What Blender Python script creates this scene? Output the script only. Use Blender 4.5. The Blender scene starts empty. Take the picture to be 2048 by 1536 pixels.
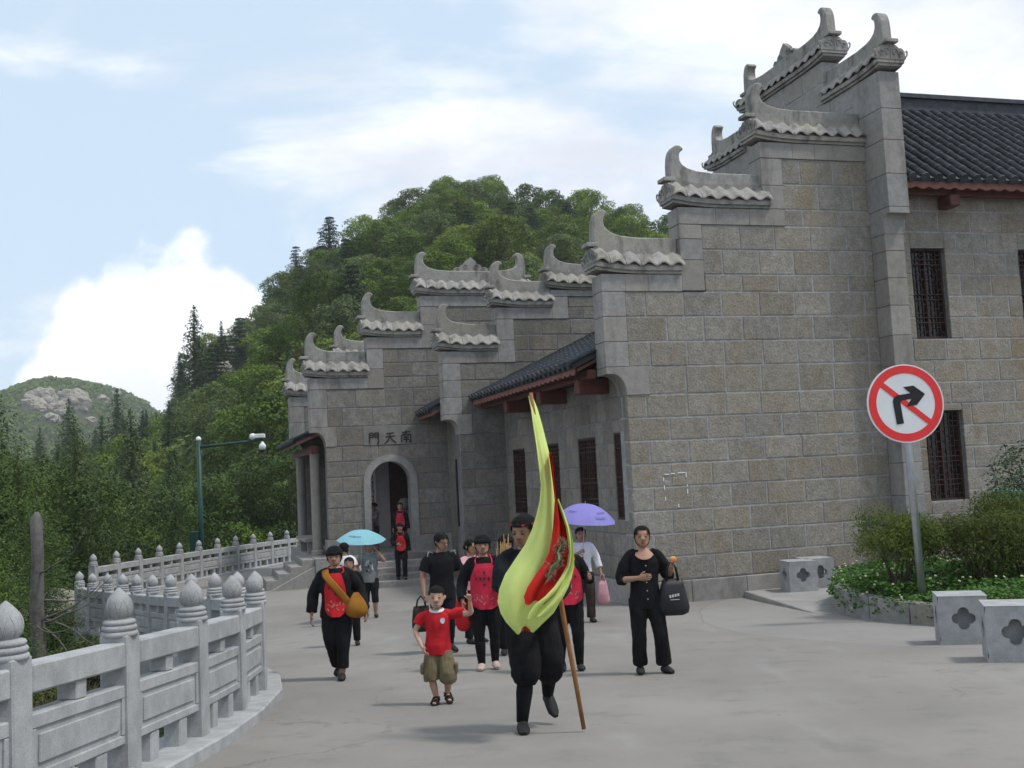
import bpy, bmesh, math, random
from math import sin, cos, pi, radians, sqrt, atan2
from mathutils import Vector, Matrix, noise as mnoise

scene = bpy.context.scene
COL = scene.collection
# ------------------------------------------------------------------ camera
cam_d = bpy.data.cameras.new('camera')
cam = bpy.data.objects.new('camera', cam_d); COL.objects.link(cam)
cam_d.sensor_width = 36.0; cam_d.lens = 36.0 * 2200 / 2048
cam_d.clip_start = 0.1; cam_d.clip_end = 6000
cam.matrix_world = (Matrix.Translation((0, 0, 1.6)) @ Matrix.Rotation(pi/2 + radians(4.86), 4, 'X')
                    @ Matrix.Rotation(radians(-2.85), 4, 'Z'))
scene.camera = cam
# ------------------------------------------------------------------ sky
SUN_EL, SUN_AZ = radians(60), radians(105)       # azimuth clockwise from +Y (the view direction)
world = bpy.data.worlds.new('World'); scene.world = world; world.use_nodes = True
wt = world.node_tree; wt.nodes.clear()
def nd(t, kind, **kw):
    n = t.nodes.new(kind)
    for k, v in kw.items():
        if k.startswith('i_'):
            key = k[2:]; key = int(key) if key.isdigit() else key.replace('_', ' ')
            s = n.inputs[key]
            if hasattr(v, 'is_output'): t.links.new(v, s)
            else: s.default_value = v
        else: setattr(n, k, v)
    return n
def mth(t, op, a, b=None, c=None, clamp=False):
    n = t.nodes.new('ShaderNodeMath'); n.operation = op; n.use_clamp = clamp
    for i, v in enumerate((a, b, c)):
        if v is None: continue
        if hasattr(v, 'is_output'): t.links.new(v, n.inputs[i])
        else: n.inputs[i].default_value = v
    return n.outputs[0]
def mixc(t, fac, a, b, blend='MIX'):
    n = t.nodes.new('ShaderNodeMix'); n.data_type = 'RGBA'; n.blend_type = blend
    for s, v in ((n.inputs[0], fac), (n.inputs[6], a), (n.inputs[7], b)):
        if hasattr(v, 'is_output'): t.links.new(v, s)
        elif isinstance(v, (int, float)): s.default_value = v
        else: s.default_value = (*v[:3], 1)
    return n.outputs[2]
def sstep(t, x, a, b):
    n = t.nodes.new('ShaderNodeMapRange'); n.interpolation_type = 'SMOOTHSTEP'
    t.links.new(x, n.inputs[0]); n.inputs[1].default_value = a; n.inputs[2].default_value = b
    return n.outputs[0]
def build_sky():
    t = wt
    sky = nd(t, 'ShaderNodeTexSky', sky_type='NISHITA', sun_disc=False, sun_elevation=SUN_EL, sun_rotation=SUN_AZ)
    sky.altitude = 800; sky.air_density = 1.0; sky.dust_density = 2.0; sky.ozone_density = 1.0
    tc = nd(t, 'ShaderNodeTexCoord')
    sep = nd(t, 'ShaderNodeSeparateXYZ'); t.links.new(tc.outputs['Generated'], sep.inputs[0])
    x, y, z = sep.outputs
    az = mth(t, 'ARCTAN2', x, y)                     # radians, 0 = view direction
    el = mth(t, 'ARCSINE', z)
    pale = mixc(t, 0.7, sky.outputs[0], (8.0, 9.8, 11.5))
    # high thin layer
    zz = mth(t, 'ADD', mth(t, 'MAXIMUM', z, 0.0), 0.22)
    cv = nd(t, 'ShaderNodeCombineXYZ'); t.links.new(mth(t, 'DIVIDE', x, zz), cv.inputs[0]); t.links.new(mth(t, 'DIVIDE', y, zz), cv.inputs[1])
    cv.inputs[2].default_value = 3.7
    n1 = nd(t, 'ShaderNodeTexNoise', i_Vector=cv.outputs[0], i_Scale=1.7, i_Detail=8.0, i_Roughness=0.55, i_Distortion=0.5)
    # the big cloud bank drifts in over azimuths right of the blue gap
    gap = mth(t, 'MULTIPLY', mth(t, 'SINE', mth(t, 'ADD', mth(t, 'MULTIPLY', az, 2.6), 0.12)), 0.15)
    f1 = mth(t, 'ADD', n1.outputs['Fac'], gap)
    m1 = sstep(t, f1, 0.42, 0.62)
    shade = nd(t, 'ShaderNodeTexNoise', i_Vector=cv.outputs[0], i_Scale=2.4, i_Detail=6.0, i_Roughness=0.55)
    c1 = mixc(t, sstep(t, shade.outputs['Fac'], 0.35, 0.65), (7.9, 8.3, 9.2), (10.9, 11.1, 11.5))
    colr = mixc(t, mth(t, 'MULTIPLY', m1, 0.9), pale, c1)
    # cumulus towers standing along the horizon
    def bump(c, w, h):
        d = mth(t, 'DIVIDE', mth(t, 'SUBTRACT', az, c), w)
        return mth(t, 'MULTIPLY', mth(t, 'POWER', 2.718, mth(t, 'MULTIPLY', mth(t, 'MULTIPLY', mth(t, 'MULTIPLY', d, d), mth(t, 'MULTIPLY', d, d)), -1.0)), h)
    hs = None
    for c, w, h in ((-0.300, 0.118, 0.158), (0.62, 0.16, 0.10), (1.7, 0.2, 0.11), (2.7, 0.22, 0.09), (-1.1, 0.18, 0.12), (-2.1, 0.2, 0.1)):
        b = bump(c, w, h); hs = b if hs is None else mth(t, 'MAXIMUM', hs, b)
    ce = nd(t, 'ShaderNodeCombineXYZ'); t.links.new(az, ce.inputs[0]); t.links.new(el, ce.inputs[1])
    n2 = nd(t, 'ShaderNodeTexNoise', i_Vector=ce.outputs[0], i_Scale=15.0, i_Detail=9.0, i_Roughness=0.58)
    n3 = nd(t, 'ShaderNodeTexVoronoi', i_Vector=ce.outputs[0], i_Scale=26.0)
    top = mth(t, 'ADD', mth(t, 'ADD', hs, 0.055), mth(t, 'ADD', mth(t, 'MULTIPLY', mth(t, 'SUBTRACT', n2.outputs['Fac'], 0.5), 0.085),
              mth(t, 'MULTIPLY', n3.outputs['Distance'], -0.028)))
    top = mth(t, 'ADD', top, 0.012)
    inside = mth(t, 'SUBTRACT', top, el)
    m2 = sstep(t, inside, -0.006, 0.026)
    depth = sstep(t, inside, 0.03, 0.14)
    n4 = nd(t, 'ShaderNodeTexNoise', i_Vector=ce.outputs[0], i_Scale=9.0, i_Detail=5.0)
    low = mixc(t, n4.outputs['Fac'], (9.4, 9.9, 11.0), (10.8, 11.1, 11.7))
    cum = mixc(t, depth, (13.2, 13.2, 13.2), low)
    m2b = mth(t, 'MULTIPLY', m2, sstep(t, mth(t, 'ADD', hs, mth(t, 'MULTIPLY', n2.outputs['Fac'], 0.05)), 0.03, 0.075))
    colr = mixc(t, m2b, colr, cum)
    hazy = mth(t, 'SUBTRACT', 1.0, sstep(t, el, -0.02, 0.13))
    colr = mixc(t, mth(t, 'MULTIPLY', hazy, 0.55), colr, (10.3, 10.7, 11.4))
    bg = nd(t, 'ShaderNodeBackground', i_Strength=0.088); t.links.new(colr, bg.inputs[0])
    out = nd(t, 'ShaderNodeOutputWorld'); t.links.new(bg.outputs[0], out.inputs[0])
build_sky()
sun_d = bpy.data.lights.new('sun', 'SUN'); sun_d.energy = 2.2; sun_d.angle = radians(7); sun_d.color = (1.0, 0.955, 0.88)
sun = bpy.data.objects.new('sun', sun_d); COL.objects.link(sun)
sdir = Vector((sin(SUN_AZ)*cos(SUN_EL), cos(SUN_AZ)*cos(SUN_EL), sin(SUN_EL)))
sun.rotation_euler = sdir.to_track_quat('Z', 'Y').to_euler()
vs = scene.view_settings; vs.view_transform = 'Standard'; vs.look = 'None'; vs.gamma = 1.0; vs.exposure = 0.27; vs.use_curve_mapping = False
scene.render.engine = 'CYCLES'; cy = scene.cycles
cy.use_denoising = True; cy.use_adaptive_sampling = True; cy.adaptive_threshold = 0.02; cy.max_bounces = 6; cy.diffuse_bounces = 3; cy.transparent_max_bounces = 8; cy.volume_bounces = 0
cy.caustics_reflective = False; cy.caustics_refractive = False

# ------------------------------------------------------------------ helpers
def lerp(a, b, t): return a + (b-a)*t
def interp(x, pts):
    if x <= pts[0][0]: return pts[0][1]
    for (a, va), (b, vb) in zip(pts, pts[1:]):
        if x <= b: return va + (vb-va)*(x-a)/(b-a)
    return pts[-1][1]
def smooth(t): t = min(1, max(0, t)); return t*t*(3-2*t)
class MB:
    """collects geometry; build() links it as one mesh object"""
    def __init__(s): s.v = []; s.f = []; s.m = []
    def add(s, vs_, fs, m=0):
        o = len(s.v); s.v += [tuple(p) for p in vs_]; s.f += [tuple(i+o for i in f) for f in fs]; s.m += [m]*len(fs); return s
    def box(s, x0, x1, y0, y1, z0, z1, m=0):
        return s.add([(x0,y0,z0),(x1,y0,z0),(x1,y1,z0),(x0,y1,z0),(x0,y0,z1),(x1,y0,z1),(x1,y1,z1),(x0,y1,z1)],
                     [(0,3,2,1),(4,5,6,7),(0,1,5,4),(1,2,6,5),(2,3,7,6),(3,0,4,7)], m)
    def cbox(s, x0, x1, y0, y1, z0, z1, c=0.01, m=0):
        X, Y, Z = (x0, x1), (y0, y1), (z0, z1); vs_ = []; idx = {}
        for i in (0, 1):
            for j in (0, 1):
                for k in (0, 1):
                    for ax in range(3):
                        p = [X[i], Y[j], Z[k]]
                        for q, e in ((0, i), (1, j), (2, k)):
                            if q != ax: p[q] += c*(1 if e == 0 else -1)
                        idx[(i, j, k, ax)] = len(vs_); vs_.append(p)
        f = []
        g = lambda i, j, k, a: idx[(i, j, k, a)]
        for e in (0, 1):
            q = [g(e,0,0,0), g(e,1,0,0), g(e,1,1,0), g(e,0,1,0)]; f.append(q if e else q[::-1])
            q = [g(0,e,0,1), g(0,e,1,1), g(1,e,1,1), g(1,e,0,1)]; f.append(q if e else q[::-1])
            q = [g(0,0,e,2), g(1,0,e,2), g(1,1,e,2), g(0,1,e,2)]; f.append(q if e else q[::-1])
        for a in (0, 1):
            for b in (0, 1):
                f.append([g(a,b,0,0), g(a,b,0,1), g(a,b,1,1), g(a,b,1,0)])
                f.append([g(a,0,b,0), g(a,0,b,2), g(a,1,b,2), g(a,1,b,0)])
                f.append([g(0,a,b,1), g(0,a,b,2), g(1,a,b,2), g(1,a,b,1)])
        for i in (0, 1):
            for j in (0, 1):
                for k in (0, 1): f.append([g(i,j,k,0), g(i,j,k,1), g(i,j,k,2)])
        return s.add(vs_, f, m)
    def loft(s, rings, caps=True, closed=True, m=0):
        n = len(rings[0]); vs_ = [p for r in rings for p in r]; f = []
        for a in range(len(rings)-1):
            for i in range(n if closed else n-1):
                j = (i+1) % n; f.append((a*n+i, a*n+j, (a+1)*n+j, (a+1)*n+i))
        if caps and closed: f.append(tuple(range(n))[::-1]); f.append(tuple((len(rings)-1)*n+i for i in range(n)))
        return s.add(vs_, f, m)
    def tube(s, pts, rad, seg=8, m=0, flat=1.0, up=None):
        pts = [Vector(p) for p in pts]; rings = []
        if isinstance(rad, (int, float)): rad = [rad]*len(pts)
        ref = Vector(up) if up else Vector((0.13, 0.21, 1.0)); pa = None
        for i, p in enumerate(pts):
            d = (pts[min(i+1, len(pts)-1)]-pts[max(i-1, 0)]).normalized()
            a = d.cross(ref) if (up or pa is None) else pa-d*pa.dot(d)
            if a.length < 1e-3: a = d.cross(Vector((1, 0, 0)))
            a.normalize(); pa = a; b = a.cross(d).normalized()
            r = rad[i]; ra, rb = (r if isinstance(r, tuple) else (r, r*flat))
            rings.append([p + a*cos(2*pi*k/seg)*ra + b*sin(2*pi*k/seg)*rb for k in range(seg)])
        return s.loft(rings, m=m)
    def lathe(s, prof, seg=16, c=(0,0,0), m=0):
        rings = [[(c[0]+r*cos(2*pi*k/seg), c[1]+r*sin(2*pi*k/seg), c[2]+z) for k in range(seg)] for r, z in prof]
        return s.loft(rings, m=m)
    def prism(s, poly, a0, a1, axis='y', m=0):
        def P(u, v, t): return {'x': (t, u, v), 'y': (u, t, v), 'z': (u, v, t)}[axis]
        return s.loft([[P(u, v, a0) for u, v in poly], [P(u, v, a1) for u, v in poly]], m=m)
    def mesh(s, name, mats, smooth_=False):
        me = bpy.data.meshes.new(name); me.from_pydata(s.v, [], s.f)
        if not isinstance(mats, (list, tuple)): mats = [mats]
        for x in mats: me.materials.append(x)
        if len(mats) > 1: me.polygons.foreach_set('material_index', s.m)
        if smooth_: me.polygons.foreach_set('use_smooth', [True]*len(s.f))
        me.update(); return me
    def build(s, name, mats, parent=None, smooth_=False, loc=None, fix=True, bevel=0):
        me = s.mesh(name, mats, smooth_)
        if fix or bevel:
            bm = bmesh.new(); bm.from_mesh(me)
            bmesh.ops.recalc_face_normals(bm, faces=bm.faces)
            if bevel: bmesh.ops.bevel(bm, geom=[e for e in bm.edges if len(e.link_faces) == 2 and e.calc_face_angle(0) > 0.5], offset=bevel, segments=1, affect='EDGES', clamp_overlap=True)
            bm.to_mesh(me); bm.free()
            if smooth_: me.polygons.foreach_set('use_smooth', [True]*len(me.polygons))
        return link(name, me, parent, loc)
def link(name, me, parent=None, loc=None, rot=None, scale=None):
    o = bpy.data.objects.new(name, me); COL.objects.link(o)
    if parent is not None: o.parent = parent
    if loc is not None: o.location = loc
    if rot is not None: o.rotation_euler = rot
    if scale is not None: o.scale = scale if isinstance(scale, (tuple, list)) else (scale,)*3
    return o
def tag(o, label=None, cat=None, group=None, kind=None):
    if label: o['label'] = label
    if cat: o['category'] = cat
    if group: o['group'] = group
    if kind: o['kind'] = kind
    return o
def thing(name, label, cat, loc=(0,0,0), rz=0.0, group=None):
    return tag(link(name, None, None, loc, (0, 0, rz)), label, cat, group)
def copy_tree(o, parent=None):
    c = o.copy(); COL.objects.link(c); c.parent = parent
    for ch in list(o.children): copy_tree(ch, c)
    return c
def auto_smooth(o, ang=40):
    me = o.data
    me.polygons.foreach_set('use_smooth', [True]*len(me.polygons))
    try: me.set_sharp_from_angle(angle=radians(ang))
    except Exception: pass
    return o

# ------------------------------------------------------------------ materials
def mat(name, c1, c2=None, scale=4.0, detail=5.0, rough=0.85, bump=0.0, bscale=40.0, speck=0.0, sscale=180.0, objvar=None, ov=0.6,
        spec=0.3, stain=None, stscale=0.7, stamt=0.6, metal=0.0, trans=0.0, coords='world', valvar=0.0, stretch=None, sss=0.0, run=None):
    m = bpy.data.materials.new(name); m.use_nodes = True; t = m.node_tree
    b = t.nodes['Principled BSDF']; out = t.nodes['Material Output']
    b.inputs['Roughness'].default_value = rough; b.inputs['Specular IOR Level'].default_value = spec; b.inputs['Metallic'].default_value = metal
    if coords == 'world': pos = nd(t, 'ShaderNodeNewGeometry').outputs['Position']
    else: pos = nd(t, 'ShaderNodeTexCoord').outputs['Object']
    if stretch:
        mp = nd(t, 'ShaderNodeMapping'); mp.inputs['Scale'].default_value = stretch; t.links.new(pos, mp.inputs[0]); spos = mp.outputs[0]
    else: spos = pos
    col = None
    if c2 is not None:
        n = nd(t, 'ShaderNodeTexNoise', i_Vector=spos, i_Scale=scale, i_Detail=detail, i_Roughness=0.6)
        col = mixc(t, sstep(t, n.outputs['Fac'], 0.3, 0.7), c1, c2)
    else: col = mixc(t, 0.0, c1, c1)
    oi = None
    if objvar is not None:
        oi = nd(t, 'ShaderNodeObjectInfo')
        r = oi.outputs['Random']
        col = mixc(t, mth(t, 'MULTIPLY', mth(t, 'POWER', r, 1.6), ov), col, objvar)
    if valvar:
        oi = oi or nd(t, 'ShaderNodeObjectInfo')
        wn = nd(t, 'ShaderNodeTexWhiteNoise', noise_dimensions='1D'); t.links.new(mth(t, 'MULTIPLY', oi.outputs['Random'], 91.7), wn.inputs['W'])
        k = mth(t, 'ADD', 1.0-valvar, mth(t, 'MULTIPLY', wn.outputs['Value'], 2*valvar))
        kc = nd(t, 'ShaderNodeCombineXYZ')
        for i in range(3): t.links.new(k, kc.inputs[i])
        col = mixc(t, 1.0, col, kc.outputs[0], 'MULTIPLY')
    if stain is not None:
        sp = pos
        if run:      # stains that have run down the face
            mr = nd(t, 'ShaderNodeMapping'); mr.inputs['Scale'].default_value = (1, 1, run); t.links.new(pos, mr.inputs[0]); sp = mr.outputs[0]
        n = nd(t, 'ShaderNodeTexNoise', i_Vector=sp, i_Scale=stscale, i_Detail=7.0, i_Roughness=0.65)
        col = mixc(t, mth(t, 'MULTIPLY', sstep(t, n.outputs['Fac'], 0.48, 0.72), stamt), col, stain)
    if speck:
        n = nd(t, 'ShaderNodeTexNoise', i_Vector=pos, i_Scale=sscale, i_Detail=2.0, i_Roughness=0.7)
        k = mth(t, 'ADD', 1.0-speck, mth(t, 'MULTIPLY', n.outputs['Fac'], 2*speck))
        kc = nd(t, 'ShaderNodeCombineXYZ')
        for i in range(3): t.links.new(k, kc.inputs[i])
        col = mixc(t, 1.0, col, kc.outputs[0], 'MULTIPLY')
    t.links.new(col, b.inputs['Base Color'])
    if bump:
        n = nd(t, 'ShaderNodeTexNoise', i_Vector=pos, i_Scale=bscale, i_Detail=6.0, i_Roughness=0.65)
        bp = nd(t, 'ShaderNodeBump', i_Strength=bump, i_Distance=0.02); t.links.new(n.outputs['Fac'], bp.inputs['Height'])
        t.links.new(bp.outputs[0], b.inputs['Normal'])
    if sss:
        b.inputs['Subsurface Weight'].default_value = sss; b.inputs['Subsurface Radius'].default_value = (0.012, 0.006, 0.004)
    if trans:
        tr = nd(t, 'ShaderNodeBsdfTranslucent'); t.links.new(col, tr.inputs[0])
        mx = nd(t, 'ShaderNodeMixShader', i_0=trans); t.links.new(b.outputs[0], mx.inputs[1]); t.links.new(tr.outputs[0], mx.inputs[2])
        t.links.new(mx.outputs[0], out.inputs[0])
    return m
M = {}
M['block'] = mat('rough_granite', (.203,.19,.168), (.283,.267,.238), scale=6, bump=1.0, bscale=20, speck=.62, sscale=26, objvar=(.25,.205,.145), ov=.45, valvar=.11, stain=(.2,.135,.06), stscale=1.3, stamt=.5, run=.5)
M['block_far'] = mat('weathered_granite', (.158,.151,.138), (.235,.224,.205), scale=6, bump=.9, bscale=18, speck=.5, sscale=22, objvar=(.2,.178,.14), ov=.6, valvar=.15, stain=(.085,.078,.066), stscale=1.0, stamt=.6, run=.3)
M['dressed'] = mat('dressed_granite', (.235,.232,.228), (.31,.305,.297), scale=7, bump=.35, bscale=45, speck=.3, sscale=45, valvar=.1, objvar=(.27,.235,.185), ov=.45, stain=(.11,.103,.09), stscale=1.8, stamt=.65, run=.25)
M['coping'] = mat('coping_stone', (.23,.226,.216), (.33,.322,.305), scale=6, bump=.45, bscale=40, speck=.3, sscale=40, valvar=.1, objvar=(.3,.275,.225), ov=.5, stain=(.085,.08,.068), stscale=3.0, stamt=.85, run=.35)
M['mortar'] = mat('mortar', (.225,.23,.238), (.34,.346,.355), scale=9, bump=.2, stain=(.15,.15,.15), stscale=1.0)
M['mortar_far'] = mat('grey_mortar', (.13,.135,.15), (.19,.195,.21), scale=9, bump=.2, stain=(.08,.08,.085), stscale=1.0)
M['tile'] = mat('dark_clay_tile', (.024,.028,.036), (.05,.056,.066), scale=6, rough=.62, bump=.25, bscale=45, valvar=.3, spec=.35, stain=(.07,.072,.07), stscale=2.5, stamt=.35)
M['redwood'] = mat('red_painted_wood', (.085,.027,.02), (.12,.038,.028), scale=6, rough=.6, bump=.1, stain=(.1,.045,.035), stscale=3, stamt=.5)
M['redstone'] = mat('faded_red_board', (.2,.085,.07), (.26,.115,.095), scale=5, rough=.8, bump=.15, stain=(.16,.085,.07), stscale=3, stamt=.6)
M['lattice'] = mat('lattice_brown', (.035,.017,.013), (.06,.028,.021), scale=8, rough=.7)
M['dark'] = mat('near_black', (.012,.011,.011), (.02,.018,.018), rough=.6)  # near black, worn by the wing's wall head and the down pipe
M['glass'] = mat('dark_glass', (.012,.013,.015), rough=.12, spec=.5)
M['white_granite'] = mat('white_granite', (.285,.292,.298), (.375,.383,.39), scale=5, bump=.2, bscale=90, speck=.42, sscale=120, valvar=.05, stain=(.21,.215,.21), stscale=2.0, stamt=.55)
M['pave'] = None
M['soil'] = mat('soil', (.04,.03,.02), (.08,.06,.04), scale=10, bump=.5)
M['steel'] = mat('galvanised_steel', (.42,.44,.47), (.5,.52,.55), scale=12, rough=.42, metal=.75, spec=.5)
M['black_paint'] = mat('black_paint', (.012,.012,.014), rough=.5)
M['ink'] = mat('carved_ink', (.02,.018,.016), (.035,.03,.028), rough=.8)
M['rock'] = mat('rock', (.2,.18,.15), (.36,.33,.28), scale=1.5, bump=.8, bscale=6, stain=(.09,.09,.07), stscale=1.2)
M['bark'] = mat('bark', (.05,.04,.03), (.11,.09,.07), scale=9, bump=.6, bscale=30)
M['deadwood'] = mat('dead_wood', (.08,.074,.068), (.14,.13,.12), scale=9, bump=.6, bscale=30)
M['wood'] = mat('pole_wood', (.2,.085,.03), (.3,.14,.05), scale=12, rough=.6, bump=.1)
# ================================================================== the ground
PROF = [(-30,.45),(0,0),(6,-.26),(9,-.42),(13,-.68),(18,-.93),(23,-1.1),(28,-1.15),(45,-1.28),(80,-1.3)]
def prof(y):
    return (interp(y-1.5, PROF)+interp(y, PROF)+interp(y+1.5, PROF))/3
def ground(x, y):
    return prof(y) - 0.04*max(0, -x-3)*smooth((34-y)/10)
EDGE = [(-4.2,-6),(-3.85,0),(-3.5,2.0),(-3.25,3.4),(-3.06,4.8),(-2.88,6.2),(-2.755,7.6),(-2.675,9.0),(-2.71,10.4),(-2.86,11.9),(-3.2,13.35),(-3.77,14.75),
        (-4.41,15.98),(-5.11,17.2),(-5.81,18.4),(-6.51,19.62),(-7.21,20.83),(-7.91,22.05),(-8.65,23.24),(-9.42,24.4),(-10.18,25.6)]
FAR = [(-11.55+.11*i+.0125*i*i, 30.0+1.385*i) for i in range(12)]
def edge_x(y):
    pts = [(b, a) for a, b in EDGE] + [(b, a) for a, b in FAR] + [(56, -6.3), (80, -2)]
    return interp(y, pts)
def build_pavement():
    b = MB(); rows = []
    y = -14.0; ys = []
    while y < 62: ys.append(y); y += 0.5 if y < 30 else 1.0
    for y in ys:
        x0 = edge_x(y) - .1; row = []
        for i in range(25):
            x = lerp(x0, 46, (i/24)**1.7); row.append((x, y, ground(x, y)))
        rows.append(row)
    b.loft(rows, caps=False, closed=False)
    return b
mp = bpy.data.materials.new('concrete_pavement'); mp.use_nodes = True
def pave_mat(m):
    t = m.node_tree; b = t.nodes['Principled BSDF']; pos = nd(t, 'ShaderNodeNewGeometry').outputs['Position']
    n1 = nd(t, 'ShaderNodeTexNoise', i_Vector=pos, i_Scale=.28, i_Detail=6.0, i_Roughness=.62)
    n2 = nd(t, 'ShaderNodeTexNoise', i_Vector=pos, i_Scale=1.9, i_Detail=8.0, i_Roughness=.7)
    n3 = nd(t, 'ShaderNodeTexNoise', i_Vector=pos, i_Scale=130.0, i_Detail=2.0)
    col = mixc(t, sstep(t, n1.outputs[0], .33, .67), (.184,.172,.157), (.238,.224,.206))
    col = mixc(t, mth(t, 'MULTIPLY', sstep(t, n2.outputs[0], .5, .72), .55), col, (.135,.132,.124))
    col = mixc(t, mth(t, 'MULTIPLY', sstep(t, n2.outputs[0], .2, .4), -.35), col, (.26,.26,.255))
    # pale dried-water streaks that run along the fall of the ground
    mpn = nd(t, 'ShaderNodeMapping'); mpn.inputs['Scale'].default_value = (1.0, .22, 1); mpn.inputs['Rotation'].default_value = (0, 0, .35); t.links.new(pos, mpn.inputs[0])
    n5 = nd(t, 'ShaderNodeTexNoise', i_Vector=mpn.outputs[0], i_Scale=.9, i_Detail=7.0, i_Roughness=.6)
    col = mixc(t, mth(t, 'MULTIPLY', sstep(t, n5.outputs[0], .55, .75), .6), col, (.285,.283,.275))
    # paler apron cast round the planter, with its joint
    dv = nd(t, 'ShaderNodeVectorMath', operation='DISTANCE'); fl_ = nd(t, 'ShaderNodeVectorMath', operation='MULTIPLY'); t.links.new(pos, fl_.inputs[0]); fl_.inputs[1].default_value = (1,1,0); t.links.new(fl_.outputs[0], dv.inputs[0]); dv.inputs[1].default_value = (10.1, 18.6, 0)
    ds = mth(t, 'ADD', dv.outputs['Value'], mth(t, 'MULTIPLY', n1.outputs[0], .5))
    col = mixc(t, mth(t, 'MULTIPLY', mth(t, 'LESS_THAN', ds, 7.4), .35), col, (.25,.25,.246))
    col = mixc(t, mth(t, 'MULTIPLY', mth(t, 'LESS_THAN', mth(t, 'ABSOLUTE', mth(t, 'SUBTRACT', ds, 7.4)), .012), .5), col, (.1,.097,.09))
    # cracks
    dn = nd(t, 'ShaderNodeTexNoise', i_Vector=pos, i_Scale=.8, i_Detail=6.0, i_Roughness=.65)
    wv = nd(t, 'ShaderNodeVectorMath', operation='MULTIPLY_ADD'); t.links.new(dn.outputs['Color'], wv.inputs[0]); wv.inputs[1].default_value = (1.6,1.6,0); t.links.new(pos, wv.inputs[2])
    vo = nd(t, 'ShaderNodeTexVoronoi', feature='DISTANCE_TO_EDGE', i_Vector=wv.outputs[0], i_Scale=.17)
    ck = mth(t, 'MULTIPLY', mth(t, 'LESS_THAN', vo.outputs['Distance'], .0016), sstep(t, n2.outputs[0], .44, .52))
    col = mixc(t, mth(t, 'MULTIPLY', ck, .4), col, (.075,.072,.068))
    # dark dropped spots
    v2 = nd(t, 'ShaderNodeTexVoronoi', feature='F1', i_Vector=pos, i_Scale=1.1)
    col = mixc(t, mth(t, 'MULTIPLY', mth(t, 'LESS_THAN', v2.outputs['Distance'], .028), .5), col, (.09,.085,.08))
    k = mth(t, 'ADD', .82, mth(t, 'MULTIPLY', n3.outputs[0], .36)); kc = nd(t, 'ShaderNodeCombineXYZ')
    for i in range(3): t.links.new(k, kc.inputs[i])
    col = mixc(t, 1.0, col, kc.outputs[0], 'MULTIPLY')
    t.links.new(col, b.inputs['Base Color']); b.inputs['Roughness'].default_value = .9
    bp = nd(t, 'ShaderNodeBump', i_Strength=.25, i_Distance=.01); t.links.new(n3.outputs[0], bp.inputs['Height']); t.links.new(bp.outputs[0], b.inputs['Normal'])
pave_mat(mp); M['pave'] = mp
tag(build_pavement().build('pavement', mp, smooth_=True, fix=False), kind='structure')

# ================================================================== stone walls, copings, roofs
YAW = radians(16.6); ORG = Vector((2.32, 22.3, 0))
block_cache = {}
def block_mesh(dx, dy, dz, m, c=.012):
    k = (round(dx, 2), round(dy, 2), round(dz, 2), m.name)
    if k not in block_cache:
        b = MB().cbox(-dx/2, dx/2, -dy/2, dy/2, -dz/2, dz/2, c); me = b.mesh('stone_block', m); block_cache[k] = me
    return block_cache[k]
def rects_minus(spans, z0, z1, holes):
    """rectangles (a0,a1,z0,z1) of a course, less the openings"""
    out = []
    for a0, a1 in spans:
        hs = sorted([h for h in holes if h[0] < a1-.01 and h[1] > a0+.01 and h[2] < z1-.01 and h[3] > z0+.01])
        cur = a0
        for h in hs:
            if h[0] > cur+.02: out.append((cur, h[0], z0, z1, False))
            if h[2] > z0+.03: out.append((max(cur, h[0]), min(a1, h[1]), z0, h[2], True))
            if h[3] < z1-.03: out.append((max(cur, h[0]), min(a1, h[1]), h[3], z1, True))
            cur = max(cur, h[1])
        if cur < a1-.02: out.append((cur, a1, z0, z1, False))
    return out
def stone_wall(root, name, plane, at, courses, spans, holes, m, width=.87, T=.5, seed=1, name2='stone_block', inv=1):
    """plane 'u': the wall runs along u and faces -w (at = w of the face); 'w': runs along w and faces -u"""
    rnd = random.Random(seed); back = MB(); todo = []
    for ci, (z0, z1) in enumerate(courses):
        sp = spans((z0+z1)/2)
        off = (width/2 if ci % 2 else 0) + rnd.uniform(-.03, .03)
        for a0, a1, b0, b1, lint in rects_minus(sp, z0, z1, holes):
            e = .014
            if plane == 'u': back.box(a0+e, a1-e, at+.009, at+T, b0, b1)
            else: back.box(at+.009, at+T, a0+e, a1-e, b0, b1)
            cuts = [a0]
            if not lint:
                q = sp[0][0] + off - width
                while q < a1-.16:
                    j = q + rnd.uniform(-.03, .03)
                    if j > a0+.16: cuts.append(j)
                    q += width
            cuts.append(a1)
            for p, q in zip(cuts, cuts[1:]): todo.append((p, q, b0, b1, p == a0, q == a1))
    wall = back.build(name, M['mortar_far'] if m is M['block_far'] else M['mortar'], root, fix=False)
    g = .0125
    for p, q, b0, b1, fl, fr in todo:
        p2 = p if fl else p+g; q2 = q if fr else q-g
        dz = b1-b0-2*g; dx = q2-p2; pr = rnd.uniform(-.004, .004)
        if plane == 'u': link(name2, block_mesh(dx, .1, dz, m), wall, ((p2+q2)/2, at+.05+pr, (b0+b1)/2))
        else: link(name2, block_mesh(.1, dx, dz, m), wall, (at+.05+pr, (p2+q2)/2, (b0+b1)/2))
    return wall
def dressed(root, name, pieces, m=None):
    """a part whose separate cut stones are its children; pieces are boxes (u0,u1,w0,w1,z0,z1)"""
    m = m or M['dressed']; first = None
    for bx in pieces:
        u0, u1, w0, w1, z0, z1 = bx
        c = ((u0+u1)/2, (w0+w1)/2, (z0+z1)/2)
        me = block_mesh(u1-u0, w1-w0, z1-z0-.008, m, .009)
        if first is None: first = link(name, me, root, c); fc = Vector(c)
        else: link('cut_stone', me, first, Vector(c)-fc)
    return first
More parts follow.
